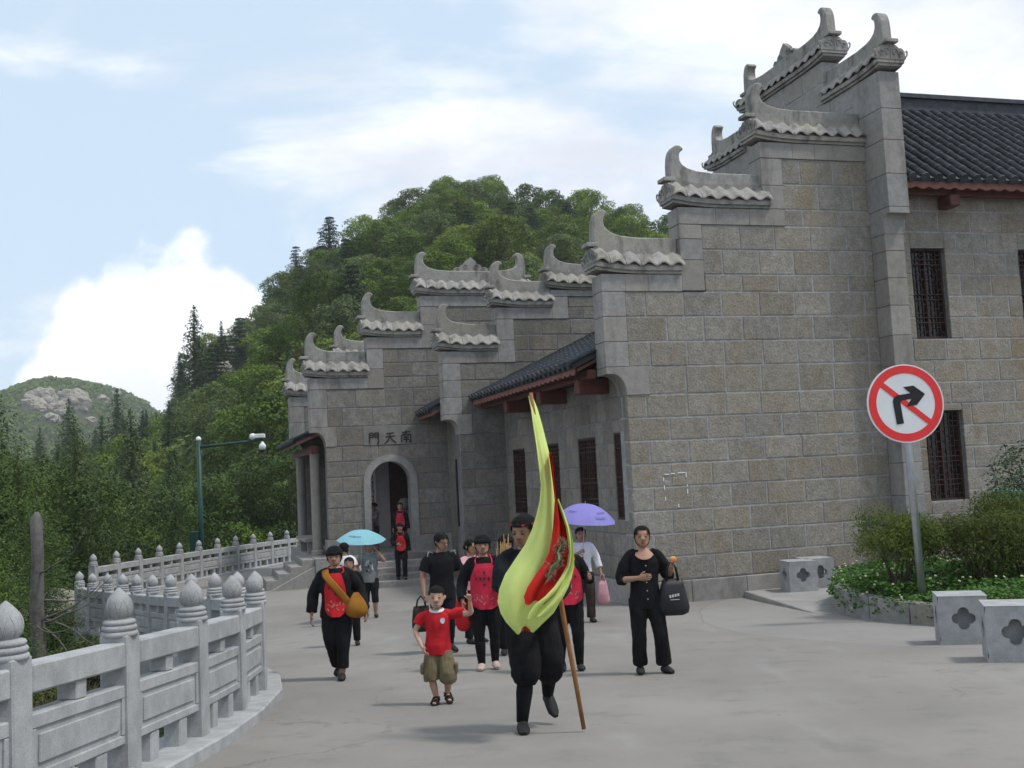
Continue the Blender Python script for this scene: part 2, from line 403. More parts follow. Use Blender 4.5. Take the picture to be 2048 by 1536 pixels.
# ---- copings of the stepped gables
def zup(x, L, ends, h=.08, r=1.0):
    z = 0
    if 'l' in ends: z += h*max(0, 1-x/r)**2
    if 'r' in ends: z += h*max(0, 1-(L-x)/r)**2
    return z
def sweep_x(b, L, ends, poly, n=16, x0=0.0, x1=None):
    x1 = L if x1 is None else x1; rings = []
    for i in range(n+1):
        x = lerp(x0, x1, i/n); z = zup(x, L, ends); rings.append([(x, y, zz+z) for y, zz in poly])
    b.loft(rings)
def wave_tile(p, run, drop, th=.035, amp=.038, seg=8):
    b = MB(); rings = []
    for s, (yy, zz) in enumerate(((0, 0), (-run*.5, -drop*.42), (-run, -drop))):
        top = [(p*(i/seg-.5), yy, zz+amp*cos(2*pi*i/seg-pi)) for i in range(seg+1)]
        bot = [(x, y+.0, z-th) for x, y, z in reversed(top)]
        rings.append(top+bot)
    b.loft(rings); return b
tile_cache = {}
def horn_profile(L, ends):
    """outline of the ridge with its upswept horn, x along the coping, z from the ridge base"""
    horn = [(0.0,-.02),(-.012,.2),(-.008,.42),(.012,.6),(.05,.72),(.11,.81),(.18,.855),(.26,.855),(.315,.825),(.34,.765),(.295,.755),(.25,.7),(.232,.62),(.24,.53),(.29,.45),(.4,.385),(.62,.338),(1.0,.315)]
    pts = []
    if 'l' in ends: pts += horn
    else: pts += [(0, -.02), (0, .315)]
    if 'r' in ends: pts += [(L-x, z) for x, z in reversed(horn)]
    else: pts += [(L, .315), (L, -.02)]
    return pts
def carved_end_mesh():
    key = 'carved_end'
    if key in tile_cache: return tile_cache[key]
    b = MB(); out = []
    for i in range(33):
        t = i/32; y = lerp(-.47, .47, t)
        z = .17 + .17*(1-abs(2*t-1))**.8 + .035*abs(sin(t*pi*5))
        out.append((y, z))
    poly = [(-.47, .0)] + out + [(.47, .0)]
    b.prism(poly, -.03, .03, 'x')
    for sgn in (-1, 1):
        for cy_, cz, r0 in ((.13, .16, .1), (.31, .12, .08)):
            pts = []
            for k in range(15):
                a = k/14*3.6*pi/1.6; r = r0*(1-.055*k)
                pts.append((-.038, sgn*(cy_+r*cos(a)), cz+r*sin(a)))
            b.tube(pts, .014, 5)
        b.tube([(-.035, sgn*.47, .05), (-.04, sgn*.52, .1), (-.035, sgn*.54, .17), (-.03, sgn*.5, .2)], .022, 6)
    b.tube([(-.036, 0, .02), (-.04, 0, .33)], .016, 5)
    me = b.mesh(key, M['coping']); tile_cache[key] = me; return me
def coping(root, L, loc, rz=0.0, ends='l', T=.5, carve=('l',), ornament=False, stop=()):
    """cornice + tile row + ridge with horns; x runs along, front is -y, z=0 is the underside"""
    b = MB(); h = T/2
    sweep_x(b, L, ends, [(-h-.04, 0), (h+.04, 0), (h+.045, .06), (-h-.045, .06)], x0=-.05 if 'l' in ends else 0, x1=L+.05 if 'r' in ends else L)
    sweep_x(b, L, ends, [(-h-.09, .06), (h+.09, .06), (h+.1, .145), (-h-.1, .145)], x0=-.08 if 'l' in ends else 0, x1=L+.08 if 'r' in ends else L)
    sweep_x(b, L, ends, [(-h-.08, .145), (h+.08, .145), (.14, .42), (.145, .54), (-.145, .54), (-.14, .42)], x0=-.02, x1=L+.02 if 'r' in ends else L)
    cor = b.build('coping', M['coping'], root, loc=loc); cor.rotation_euler = (0, 0, rz)
    p = .325; n = max(2, round((L+.1)/p)); p = (L+.1)/n
    key = ('wave', round(p, 3))
    if key not in tile_cache: tile_cache[key] = wave_tile(p, .25, .25).mesh('coping_tile', M['coping'])
    for side in (-1, 1):
        for i in range(n):
            x = -.05 + p*(i+.5); z = zup(x, L, ends); sl = (zup(x+.1, L, ends)-zup(x-.1, L, ends))/.2
            link('coping_tile', tile_cache[key], cor, (x, side*.13, .47+z), (0, -math.atan(sl)*(1 if side < 0 else -1), 0 if side < 0 else pi))
    r = MB(); poly = horn_profile(L, ends); r.prism([(x, z+.475+zup(x, L, ends)*.8) for x, z in poly], -.13, .13, 'y')
    rd = r.build('ridge', M['coping'], cor, bevel=.03)
    for e in carve:
        s = 1 if e == 'l' else -1; x = -.08 if e == 'l' else L+.08
        o = link('carved_end', carved_end_mesh(), cor, (x+s*.02, 0, .145+zup(0, L, ends)), (0, 0, 0 if e == 'l' else pi))
        o.scale = (1, (T+.2)/.94*1.05, 1)
        sb = MB().cbox(-.16, .1, -.17, .17, 0, .085, .012).build('end_block', M['coping'], cor, loc=(x+s*.06, 0, .5+zup(0, L, ends)))
        if s < 0: sb.rotation_euler = (0, 0, pi)
    for e in stop:
        x = 0.0 if e == 'l' else L
        MB().prism([(-.3*cos(a*pi/12)-.0, .26+.24*sin(a*pi/12)) for a in range(24)], x-.09, x+.02, 'x').build('end_roundel', M['coping'], cor)
    if ornament:
        poly = [(-.52,0),(-.55,.08),(-.47,.15),(-.36,.12),(-.31,.2),(-.22,.24),(-.16,.33),(-.07,.4),(0,.46),(.07,.4),(.16,.33),(.22,.24),(.31,.2),(.36,.12),(.47,.15),(.55,.08),(.52,0)]
        q = MB().prism([(L/2+x, z+.775) for x, z in poly], -.07, .07, 'y')
        for sx in (-1, 1):
            for cx_, cz, r0 in ((.17, .13, .09), (.4, .06, .055)):
                for yy in (-.08, .08):
                    q.tube([(L/2+sx*(cx_+r0*(1-.05*k)*cos(k*.5)), yy, .79+cz+r0*(1-.05*k)*sin(k*.5)) for k in range(14)], .014, 5)
        q.build('crest_ornament', M['coping'], cor)
    return cor
def corbel(root, u_out, u_in, w0, w1, z0, z1, ret, m=None):
    """quarter-round bracket stone: u_out is the projecting end, ret the inner end of the curve"""
    s = 1 if u_in > u_out else -1; poly = [(u_out, z1), (u_out, z1-.14)]
    a0 = u_out+s*.14; R1 = abs(ret-a0); R2 = (z1-.14)-z0
    for k in range(9):
        a = k/8*pi/2; poly.append((a0+s*R1*sin(a), z0+R2*cos(a)))
    poly += [(u_in, z0), (u_in, z1)]
    return MB().prism(poly, w0, w1, 'y').build('corbel', m or M['dressed'], root, bevel=.008)
# ---- round dark roof tiles
def barrel_mesh(length, r0, r1, seg=6):
    key = ('barrel', length, r0, r1)
    if key not in tile_cache:
        b = MB(); rings = []
        for y, r in ((0, r0), (length*.93, r1), (length*.93, r1+.012), (length, r1+.012)):
            rings.append([(r*cos(pi*i/seg), y, r*sin(pi*i/seg)) for i in range(seg+1)] )
        b.loft(rings); me = b.mesh('roof_tile', M['tile'], True); tile_cache[key] = me
    return tile_cache[key]
def roof_slope(root, name, p0, along, up, n, pitch, rows, length, r=.085, single_rows=99, eave_discs=True):
    """p0 = corner on the eave line; along and up = unit vectors in the slope; each barrel tile is a child"""
    al, upv = Vector(along), Vector(up); nrm = al.cross(upv).normalized()
    if nrm.z < 0: nrm = -nrm
    p0 = Vector(p0); b = MB(); W_ = n*pitch; H = rows*length
    a, c, d, e = p0, p0+al*W_, p0+al*W_+upv*H, p0+upv*H
    rings = [[q + nrm*o for q in (a, c, d, e)] for o in (-.1, .0)]
    b.loft(rings)
    roof = b.build(name, M['tile'], root)
    mtx = Matrix((( al.x, upv.x, nrm.x), (al.y, upv.y, nrm.y), (al.z, upv.z, nrm.z)))
    rot = mtx.to_euler()
    me = barrel_mesh(length*1.06, r*1.06, r)
    rest = MB(); rn = random.Random(5)
    pan = MB(); rg = []
    for i in range(n):
        for j in range(rows):
            pos = p0 + al*(pitch*(i+.5)) + upv*(length*j) + nrm*.012
            if j < single_rows:
                link('roof_tile', me, roof, pos+nrm*rn.uniform(-.004, .004), rot)
            else:
                rest.add([mtx @ v.co + pos for v in me.vertices], [tuple(q.vertices) for q in me.polygons])
    for i in range(n+1):       # shallow pan channels between the covers
        c0 = p0 + al*(pitch*i); prev = None
        rr = [[c0 + al*(.11*cos(pi*k/6)) + nrm*(.05-.045*sin(pi*k/6)) + upv*(y) for k in range(7)] for y in (-.05, H)]
        pan.loft(rr, caps=False, closed=False)
    tag(pan.build('tile_channels', M['tile'], roof, fix=False), kind='stuff')
    if rest.v: tag(rest.build('upper_tiles', M['tile'], roof, smooth_=True, fix=False), kind='stuff')
    if eave_discs:
        key = ('disc', r)
        if key not in tile_cache:
            tile_cache[key] = MB().loft([[(r*q*cos(2*pi*k/10), y, r*q*sin(2*pi*k/10)) for k in range(10)] for y, q in ((0, 1.08), (.03, 1.1), (.05, .9))]).mesh('eave_disc', M['tile'])
        for i in range(n): link('eave_disc', tile_cache[key], roof, p0+al*(pitch*(i+.5))-upv*.055+nrm*.02, rot)
    return roof
def scallop_board(root, p0, p1, z_top, z_bot, pitch, th, nrm, m, name='eave_board'):
    """board hanging under the eave with a scalloped lower edge"""
    p0, p1 = Vector(p0), Vector(p1); d = (p1-p0); L = d.length; d.normalize(); b = MB(); nv = Vector(nrm)
    top = []; bot = []; n = int(L/pitch)*6
    for i in range(n+1):
        s = L*i/n; ph = (i % 6)/6; z = z_bot + .05*abs(cos(pi*ph))**3*1.0
        top.append((s, z_top)); bot.append((s, z))
    poly = top + bot[::-1]
    for i in range(n):
        q = [(top[i]), (top[i+1]), bot[i+1], bot[i]]
        vs_ = [p0+d*s+Vector((0,0,z))+nv*o for o in (0, th) for s, z in q]
        b.add(vs_, [(0,1,2,3),(7,6,5,4),(3,2,6,7),(0,4,5,1)])
    return b.build(name, m, root, fix=True)
def lattice_window(root, plane, at, a0, a1, z0, z1, seed=1, depth=.16):
    """timber frame with a Chinese step lattice and a dark pane behind it"""
    def bx(b, p0, p1, d0, d1, q0, q1):
        if plane == 'u': b.box(p0, p1, at+d0, at+d1, q0, q1)
        else: b.box(at+d0, at+d1, p0, p1, q0, q1)
    f = MB(); t = .045
    bx(f, a0, a0+t, depth-.06, depth+.04, z0, z1); bx(f, a1-t, a1, depth-.06, depth+.04, z0, z1)
    bx(f, a0+t, a1-t, depth-.06, depth+.04, z0, z0+t); bx(f, a0+t, a1-t, depth-.06, depth+.04, z1-t, z1)
    am = (a0+a1)/2
    bx(f, am-.018, am+.018, depth-.052, depth+.03, z0+t, z1-t)
    zs = [z0+t+(z1-z0-2*t)*q for q in (0, .16, .22, .43, .49, .84, .9, 1)]
    w = f.build('window', M['lattice'], root)
    l = MB(); rnd = random.Random(seed); g = .011
    for za in zs[1:-1]: bx(l, a0+t, a1-t, depth-.045, depth-.015, za-.012, za+.012)
    for (za, zb) in zip(zs, zs[1:]):
        for (pa, pb) in ((a0+t, am-.018), (am+.018, a1-t)):
            nv = 4; xs = [lerp(pa, pb, i/nv) for i in range(nv+1)]
            for x in xs[1:-1]: bx(l, x-g*.8, x+g*.8, depth-.042, depth-.018, za, zb)
            nh = max(1, round((zb-za)/.11))
            for j in range(1, nh):
                z = lerp(za, zb, j/nh)
                for i in range(nv):
                    if (i+j) % 2 == 0: bx(l, xs[i], xs[i+1], depth-.04, depth-.02, z-g*.8, z+g*.8)
    l.build('lattice', M['lattice'], w, fix=False)
    p = MB(); bx(p, a0+.01, a1-.01, depth+.05, depth+.07, z0+.01, z1-.01); p.build('pane', M['glass'], w)
    return w

# ================================================================== the hall with its wing
hall = thing('temple_hall', 'large granite temple hall with stepped gable walls, upswept copings and dark tiled roofs', 'temple', ORG, YAW)
CH = .48
def courses(z0, z1): 
    n = round((z1-z0)/CH); h = (z1-z0)/n; return [(z0+h*i, z0+h*(i+1)) for i in range(n)]
HW = [(7.04,7.94,4.25,6.29), (7.06,8.06,.62,2.62), (9.95,10.85,4.25,6.29), (9.95,10.95,.62,2.62), (12.9,13.8,4.25,6.29), (12.9,13.9,.62,2.62)]
def spanA(z):
    if z < 3.15: return [(0, 6.04)]
    if z < 3.73: return [(.51, 6.04)]
    if z < 5.28: return [(.08, 6.04)]
    if z < 5.65: return [(1.92, 6.04)]
    if z < 6.71: return [(1.9, 6.04)]
    if z < 7.08: return [(3.9, 6.04)]
    if z < 8.2: return [(3.92, 6.04)]
    return []
csA = courses(-.63, 3.15) + [(3.15,3.73)] + courses(3.73, 5.28) + [(5.28,5.65)] + courses(5.65, 6.71) + [(6.71,7.08)] + courses(7.08, 8.2)
stone_wall(hall, 'gable_wall', 'u', 0, csA, spanA, [], M['block'], seed=3)
# plinth, corner piers, friezes
dressed(hall, 'plinth', [(-.1+i*1.24, 1.13+i*1.24, -.1, .4, -1.5, -.64) for i in range(5)] , M['dressed'])
dressed(hall, 'corner_pier', [(-.43, .08, -.02, .5, 3.73+.517*i, 3.73+.517*(i+1)) for i in range(3)])
corbel(hall, -.43, .51, -.02, .5, 3.15, 3.728, 0)
dressed(hall, 'frieze', [(-.43,.1,-.02,.5,5.282,5.65), (.1,.62,-.018,.5,5.282,5.65), (.62,1.38,-.02,.5,5.282,5.65)])
dressed(hall, 'step_pier', [(1.38,1.9,-.02,.5,5.3,5.95), (1.38,1.9,-.018,.5,5.95,6.4), (1.38,1.9,-.02,.5,6.4,6.71)])
dressed(hall, 'frieze', [(1.38,2.25,-.022,.5,6.712,7.08), (2.25,3.05,-.02,.5,6.712,7.08), (3.05,3.9,-.022,.5,6.712,7.08)])
dressed(hall, 'step_pier', [(3.4,3.92,-.02,.5,7.082,7.6), (3.4,3.92,-.018,.5,7.6,8.2)])
dressed(hall, 'frieze', [(3.4,4.2,-.022,.5,8.202,8.56), (4.2,4.75,-.02,.5,8.202,8.56), (4.75,6.04,-.022,.5,8.202,8.56)])
coping(hall, 1.86, (-.48, .24, 5.652), stop=('r',)); coping(hall, 2.22, (1.33, .24, 7.082), stop=('r',)); coping(hall, 2.68, (3.35, .24, 8.562), stop=('r',))
# hall gable wall running back into the depth, its pillar end towards the forecourt
zl = [-.62+.7*i for i in range(11)]
dressed(hall, 'gable_pillar', [(6.04,6.52,-.48,.3,max(-.62, a),b) for a, b in zip([-.62,.1,.8,1.5,2.2,2.9,3.6,4.25,4.9,5.5,6.1],[.1,.8,1.5,2.2,2.9,3.6,4.25,4.9,5.5,6.1,6.47])])
dressed(hall, 'pillar_plinth', [(5.98,6.6,-.56,.3,-1.5,-.63)])
dressed(hall, 'gable_pillar', [(6.03,6.55,-.72,.3,a,b) for a, b in ((7.02,7.75),(7.75,8.5),(8.5,9.2),(9.2,10.03))])
def pillar_corbel():
    poly = [(-.72,7.018),(-.72,6.88)]
    for k in range(9): a = k/8*pi/2; poly.append((-.62+.14*sin(a), 6.47+.41*cos(a)))
    poly += [(.3,6.47),(.3,7.018)]
    MB().prism(poly, 6.035, 6.545, 'x').build('corbel', M['dressed'], hall, bevel=.008)
pillar_corbel()
def spanW(z): return [(.3, 7.3)] if z < 10.03 else [(1.4, 5.2)]
stone_wall(hall, 'inner_gable_wall', 'w', 6.04, courses(8.6, 10.03)+courses(10.03, 11.048), spanW, [], M['dressed'], seed=9, T=.48)
MB().box(6.06, 6.5, .3, 7.3, -1.2, 8.6).build('gable_core', M['mortar'], hall)
for (x0, L, ends, z, cv, st, orn) in ((-.76, 2.2, 'l', 10.032, ('l',), (), False), (1.28, 4.05, 'lr', 11.05, ('l','r'), (), True), (5.25, 2.15, 'r', 10.032, ('r',), (), False)):
    # along w the coping's own x axis points along +w and its front (-y) faces +u; mirror by swapping ends is not needed as both sides are tiled
    coping(hall, L, (6.285, x0, z), rz=pi/2, ends=ends, T=.5, carve=cv, stop=st, ornament=orn)
# hall front wall right of the pillar, with windows and tiled roof
stone_wall(hall, 'front_wall', 'u', .02, courses(-.63, 7.62), lambda z: [(6.52, 15.4)], HW, M['block'], seed=12, T=.48)
dressed(hall, 'plinth', [(6.6+i*1.36, 7.96+i*1.36, -.08, .4, -1.5, -.64) for i in range(6)])
for i, (a0, a1, z0, z1) in enumerate(HW): lattice_window(hall, 'u', .02, a0, a1, z0, z1, seed=i, depth=.2)
up = Vector((0, 3.85, 2.95)).normalized()
roof_slope(hall, 'main_roof', (6.56, -.62, 7.72), (1,0,0), up, 26, .335, 10, .487, r=.1)
MB().prism([(6.56-6.56, 0)], 0, 0) if False else None
rg = MB(); rg.box(6.56, 15.27, 3.1, 3.42, 10.45, 10.95); rg.box(6.56, 15.27, 3.02, 3.5, 10.95, 11.06); rg.box(6.56, 15.27, 3.05, 3.47, 10.62, 10.68)
rg.build('roof_ridge', M['tile'], hall)
bk = MB(); bk.prism([(3.3, 10.6), (7.6, 7.4), (7.6, 7.3), (3.3, 10.5)], 6.56, 15.27, 'x'); bk.build('rear_roof', M['tile'], hall)
scallop_board(hall, (6.56, -.56, 0), (15.27, -.56, 0), 7.7, 7.48, .335, .04, (0, 1, 0), M['redstone'])
so = MB(); so.prism([(-.5, 7.62), (-.5, 7.58), (.5, 8.28), (.5, 8.34)], 6.56, 15.27, 'x'); so.box(6.56, 15.27, -.3, -.12, 7.42, 7.6); so.build('eave_soffit', M['redwood'], hall)
for i in range(3): MB().cbox(7.86+i*2.7, 8.12+i*2.7, -.42, .3, 7.16, 7.42, .02).build('beam_end', M['redwood'], hall)
# end and rear closure of the hall so that no light leaks in
MB().box(15.3, 15.45, .1, 7.2, -1.2, 10.2).box(6.6, 15.3, 7.1, 7.2, -1.2, 7.6).box(6.6, 15.27, .5, .52, -1.2, 7.6).build('rear_wall', M['mortar'], hall)
# wing side wall with its four lattice windows
SW = [(.12,.62,.62,2.42), (1.98,3.1,.62,2.4), (4.66,5.5,.62,2.37), (7.36,8.42,.62,2.33)]
SW = [(.3,.92,.62,2.42), (1.98,3.14,.62,2.4), (4.5,5.5,.62,2.38), (7.3,8.46,.62,2.36)]
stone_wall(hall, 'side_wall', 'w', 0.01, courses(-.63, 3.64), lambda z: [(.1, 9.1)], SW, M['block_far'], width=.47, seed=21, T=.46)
dressed(hall, 'plinth', [(-.08, .4, .42+i*1.45, 1.85+i*1.45, -1.5, -.64) for i in range(6)])
for i, (a0, a1, z0, z1) in enumerate(SW): lattice_window(hall, 'w', .01, a0, a1, z0, z1, seed=i+7, depth=.085)
up2 = Vector((4.1, 0, 1.886)).normalized()
roof_slope(hall, 'wing_roof', (-.95, 9.08, 3.86), (0,-1,0), up2, 26, .328, 14, .5, r=.09, single_rows=1)
scallop_board(hall, (-.9, 9.06, 0), (-.9, .52, 0), 3.84, 3.64, .328, .04, (1, 0, 0), M['redstone'])
ws = MB(); ws.prism([(-.86, 3.76), (-.86, 3.7), (.5, 4.32), (.5, 4.4)], .52, 9.06, 'y'); ws.box(-.62, -.44, .52, 9.06, 3.56, 3.74); ws.build('eave_soffit', M['redwood'], hall)
for w_ in (1.0, 3.7, 6.5): MB().cbox(-.66, .2, w_, w_+.3, 3.28, 3.6, .02).build('beam_end', M['redwood'], hall)
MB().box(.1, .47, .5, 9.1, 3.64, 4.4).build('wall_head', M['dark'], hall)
# far gable wall of the wing
def spanB(z):
    if z < 2.87: return [(-1.3, .02)]
    if z < 3.43: return [(-.93, .02)]
    if z < 4.86: return [(-1.2, 6)]
    if z < 5.2: return [(.42, 6)]
    if z < 6.1: return [(.42, 6)]
    if z < 6.44: return [(2.1, 6)]
    return [(2.12, 6)]
csB = courses(-.12, 2.87)+[(2.87,3.43)]+courses(3.43,4.86)+[(4.86,5.2)]+courses(5.2,6.1)+[(6.1,6.44)]+[(6.44,6.75)]
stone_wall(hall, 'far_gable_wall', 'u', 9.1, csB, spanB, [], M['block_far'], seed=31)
dressed(hall, 'plinth', [(-1.34,-.65,9.04,9.6,-1.4,-.125), (-.65,.0,9.04,9.6,-1.4,-.125)], M['block_far'])
dressed(hall, 'corner_pier', [(-1.71,-1.2,9.08,9.6,3.43+.477*i,3.43+.477*(i+1)) for i in range(3)])
corbel(hall, -1.71, -.93, 9.08, 9.6, 2.87, 3.428, -1.3)
dressed(hall, 'frieze', [(-1.71,-.9,9.078,9.6,4.862,5.2), (-.9,-.08,9.08,9.6,4.862,5.2)])
dressed(hall, 'step_pier', [(-.08,.42,9.08,9.6,4.862,5.5), (-.08,.42,9.078,9.6,5.5,6.1)])
dressed(hall, 'frieze', [(-.08,.8,9.078,9.6,6.102,6.44), (.8,1.6,9.08,9.6,6.102,6.44)])
dressed(hall, 'step_pier', [(1.6,2.1,9.08,9.6,6.102,6.75)])
dressed(hall, 'frieze', [(1.6,2.6,9.078,9.6,6.752,6.95), (2.6,3.9,9.08,9.6,6.752,6.95), (3.9,6.0,9.08,9.6,6.752,6.95)])
coping(hall, 1.68, (-1.76, 9.34, 5.202), stop=('r',)); coping(hall, 1.76, (-.13, 9.34, 6.442), stop=('r',)); coping(hall, 4.4, (1.55, 9.34, 6.952))

# ================================================================== the gate house
GW = 11.5; FL = -.4
gate = thing('gate_house', 'granite gate house with arched doorway, stepped gable and stone stairs', 'gate house', ORG, YAW)
UC = -.08
AC = -2.87; AR = .6; SPR = 1.66
def spanG(z):
    if z < 2.75: return [(-4.72, 2.0)]
    if z < 3.32: return [(-4.4, 2.0)]
    if z < 4.42: return [(-4.65, 2.0)]
    if z < 4.76: return [(-3.0, 2.0)]
    if z < 5.6: return [(-2.95, 2.0)]
    if z < 5.95: return [(-1.3, 2.0)]
    if z < 6.86: return [(-1.25, 1.6)]
    return []
csG = courses(.07, 2.75)+[(2.75,3.32)]+courses(3.32,4.42)+[(4.42,4.76)]+courses(4.76,5.6)+[(5.6,5.95)]+courses(5.95,6.86)
# the arch opening in the masonry is approximated by one stepped hole; the ring of cut stones covers its edge
AH = [(AC-AR-.02, AC+AR+.02, FL, SPR)]
hole = []
for (z0, z1) in csG:
    if z1 <= SPR+.05: hole.append((AC-AR-.05, AC+AR+.05, z0, z1))
    elif z0 < SPR+AR+.1:
        zz = max(0, z0-SPR); hw = sqrt(max(.01, (AR+.12)**2-zz*zz)); zt = min(z1, SPR+AR+.12)
        hole.append((AC-hw, AC+hw, z0, zt))
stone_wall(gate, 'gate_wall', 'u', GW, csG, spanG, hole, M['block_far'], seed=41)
dressed(gate, 'plinth', [(-4.78,-4.1,GW-.05,GW+.5,FL-.02,.068), (-4.1,AC-AR-.2,GW-.05,GW+.5,FL-.02,.068), (AC+AR+.2,-1.2,GW-.05,GW+.5,FL-.02,.068), (-1.2,.6,GW-.05,GW+.5,FL-.02,.068)], M['dressed'])
def arch_ring():
    o = MB(); r0, r1 = AR, AR+.2; n = 18
    pts_o = [(AC-r1, FL)] + [(AC-r1*cos(pi*k/n), SPR+r1*sin(pi*k/n)) for k in range(n+1)] + [(AC+r1, FL)]
    pts_i = [(AC-r0, FL)] + [(AC-r0*cos(pi*k/n), SPR+r0*sin(pi*k/n)) for k in range(n+1)] + [(AC+r0, FL)]
    rings = []
    for (a, c), (b, d) in zip(pts_o, pts_i): rings.append([(a, GW-.05, c), (b, GW-.05, d), (b, GW+.5, d), (a, GW+.5, c)])
    o.loft(rings); return o.build('door_arch', M['dressed'], gate)
arch_ring()
def spandrel():
    b = MB(); n = 24; r0 = AR+.06; rings = []
    for k in range(n+1):
        a = pi*k/n; c, s = -cos(a), sin(a); m_ = max(abs(c)/.78, abs(s)/.86); x, z = c/m_, s/m_
        rings.append([(AC+x, GW+.012, SPR+z-.25*(1-s)), (AC+r0*c, GW+.012, SPR+r0*s-.25*(1-s)), (AC+r0*c, GW+.45, SPR+r0*s-.25*(1-s)), (AC+x, GW+.45, SPR+z-.25*(1-s))])
    b.loft(rings); b.build('arch_backing', M['block_far'], gate)
spandrel()
dressed(gate, 'corner_pier', [(-5.15,-4.65,GW-.02,GW+.5,3.32,3.87), (-5.15,-4.65,GW-.018,GW+.5,3.87,4.42)])
corbel(gate, -5.15, -4.4, GW-.02, GW+.5, 2.75, 3.318, -4.72)
dressed(gate, 'frieze', [(-5.15,-4.3,GW-.022,GW+.5,4.422,4.76), (-4.3,-3.43,GW-.02,GW+.5,4.422,4.76)])
dressed(gate, 'step_pier', [(-3.43,-2.95,GW-.02,GW+.5,4.422,5.0), (-3.43,-2.95,GW-.018,GW+.5,5.0,5.6)])
dressed(gate, 'frieze', [(-3.43,-2.6,GW-.022,GW+.5,5.602,5.95), (-2.6,-1.75,GW-.02,GW+.5,5.602,5.95)])
dressed(gate, 'step_pier', [(-1.75,-1.25,GW-.02,GW+.5,5.602,6.3), (-1.75,-1.25,GW-.018,GW+.5,6.3,6.86)])
dressed(gate, 'frieze', [(-1.75,-.6,GW-.022,GW+.5,6.862,7.2), (-.6,.5,GW-.02,GW+.5,6.862,7.2), (.5,1.6,GW-.022,GW+.5,6.862,7.2)])
coping(gate, 1.77, (-5.2, GW+.24, 4.762), stop=('r',)); coping(gate, 1.73, (-3.48, GW+.24, 5.952), stop=('r',))
coping(gate, 3.46, (-1.81, GW+.24, 7.202), ends='lr', carve=('l','r'), ornament=True)
# rear gable, side eave with column, inner wall
RW = 18.0
def spanR(z):
    if z < 2.75: return [(-4.72, 0)]
    if z < 3.32: return [(-4.4, 0)]
    if z < 4.42: return [(-4.65, 0)]
    return [(-3.2, 0)]
stone_wall(gate, 'rear_gable_wall', 'u', RW, courses(FL, 2.75)+[(2.75,3.32)]+courses(3.32,4.42)+courses(4.42,5.9), spanR, [], M['block_far'], seed=51)
dressed(gate, 'corner_pier', [(-5.15,-4.65,RW-.02,RW+.5,3.32,3.87), (-5.15,-4.65,RW-.018,RW+.5,3.87,4.42)])
corbel(gate, -5.15, -4.4, RW-.02, RW+.5, 2.75, 3.318, -4.72)
dressed(gate, 'frieze', [(-5.15,-4.3,RW-.022,RW+.5,4.422,4.76), (-4.3,-3.2,RW-.02,RW+.5,4.422,4.76)])
coping(gate, 2.0, (-5.2, RW+.24, 4.762)); coping(gate, 1.73, (-3.48, RW+.24, 5.92))
up3 = Vector((3.6, 0, 1.5)).normalized()
roof_slope(gate, 'gate_roof', (-5.55, RW-.02, 3.0), (0,-1,0), up3, 18, .33, 9, .5, r=.09, single_rows=2)
MB().prism([(-5.5, 2.94), (-5.5, 2.86), (-1.2, 4.55), (-1.2, 4.65)], GW+.52, RW-.02, 'y').build('eave_board', M['redstone'], gate)
MB().box(-5.1, -4.9, GW+.52, RW-.02, 2.6, 2.82).build('eave_beam', M['redwood'], gate)
col_ = MB(); col_.lathe([(.2, 0), (.2, .12), (.15, .16), (.15, 2.95), (.17, 3.0)], 14, (-4.95, GW+.95, FL)); auto_smooth(col_.build('column', M['dressed'], gate))
col_ = MB(); col_.lathe([(.2, 0), (.2, .12), (.15, .16), (.15, 2.95), (.17, 3.0)], 14, (-4.95, RW-1.2, FL)); auto_smooth(col_.build('column', M['dressed'], gate))
MB().cbox(-5.25, -4.75, GW+1.6, GW+4.5, FL+.36, FL+.46, .01).box(-5.15, -4.9, GW+1.8, GW+2.0, FL, FL+.36).box(-5.15, -4.9, GW+4.1, GW+4.3, FL, FL+.36).build('stone_bench', M['dressed'], gate)
iw = MB(); iw.box(-1.4, -1.2, GW+.5, RW, FL, 4.4); iw.build('inner_wall', M['block_far'], gate)
iw = MB(); iw.box(-3.02, -2.86, GW+3.2, GW+3.36, FL, 3.2); iw.box(-3.0, -1.4, GW+3.3, GW+3.42, FL, 3.2); iw.build('inner_red_screen', M['redwood'], gate)
MB().box(-3.55, -2.88, GW+2.95, GW+3.18, FL, FL+.95).build('inner_pedestal', M['dressed'], gate)
M['plaster'] = mat('pale_plaster', (.36,.34,.36), (.43,.41,.42), scale=3, bump=.1)
M['whiteboard'] = mat('inscribed_board', (.6,.6,.6), (.68,.68,.67), scale=30)
MB().box(-2.84, -2.4, GW+2.9, GW+3.28, FL, 3.2).build('inner_pillar', M['plaster'], gate)
bd = MB(); bd.box(-3.0, -2.9, GW+2.86, GW+2.9, .5, 2.0)
bd = bd.build('couplet_board', M['whiteboard'], gate)
ch = MB(); rn = random.Random(3)
for i in range(9):
    zc = .6+.155*i
    for k in range(5):
        x = -2.95+rn.uniform(-.02, .02); z = zc+rn.uniform(-.045, .045)
        if k % 2: ch.box(x-.028, x+.028, GW+2.852, GW+2.858, z-.006, z+.006)
        else: ch.box(x-.006, x+.006, GW+2.852, GW+2.858, z-.04, z+.04)
ch.build('lettering', M['ink'], bd, fix=False)
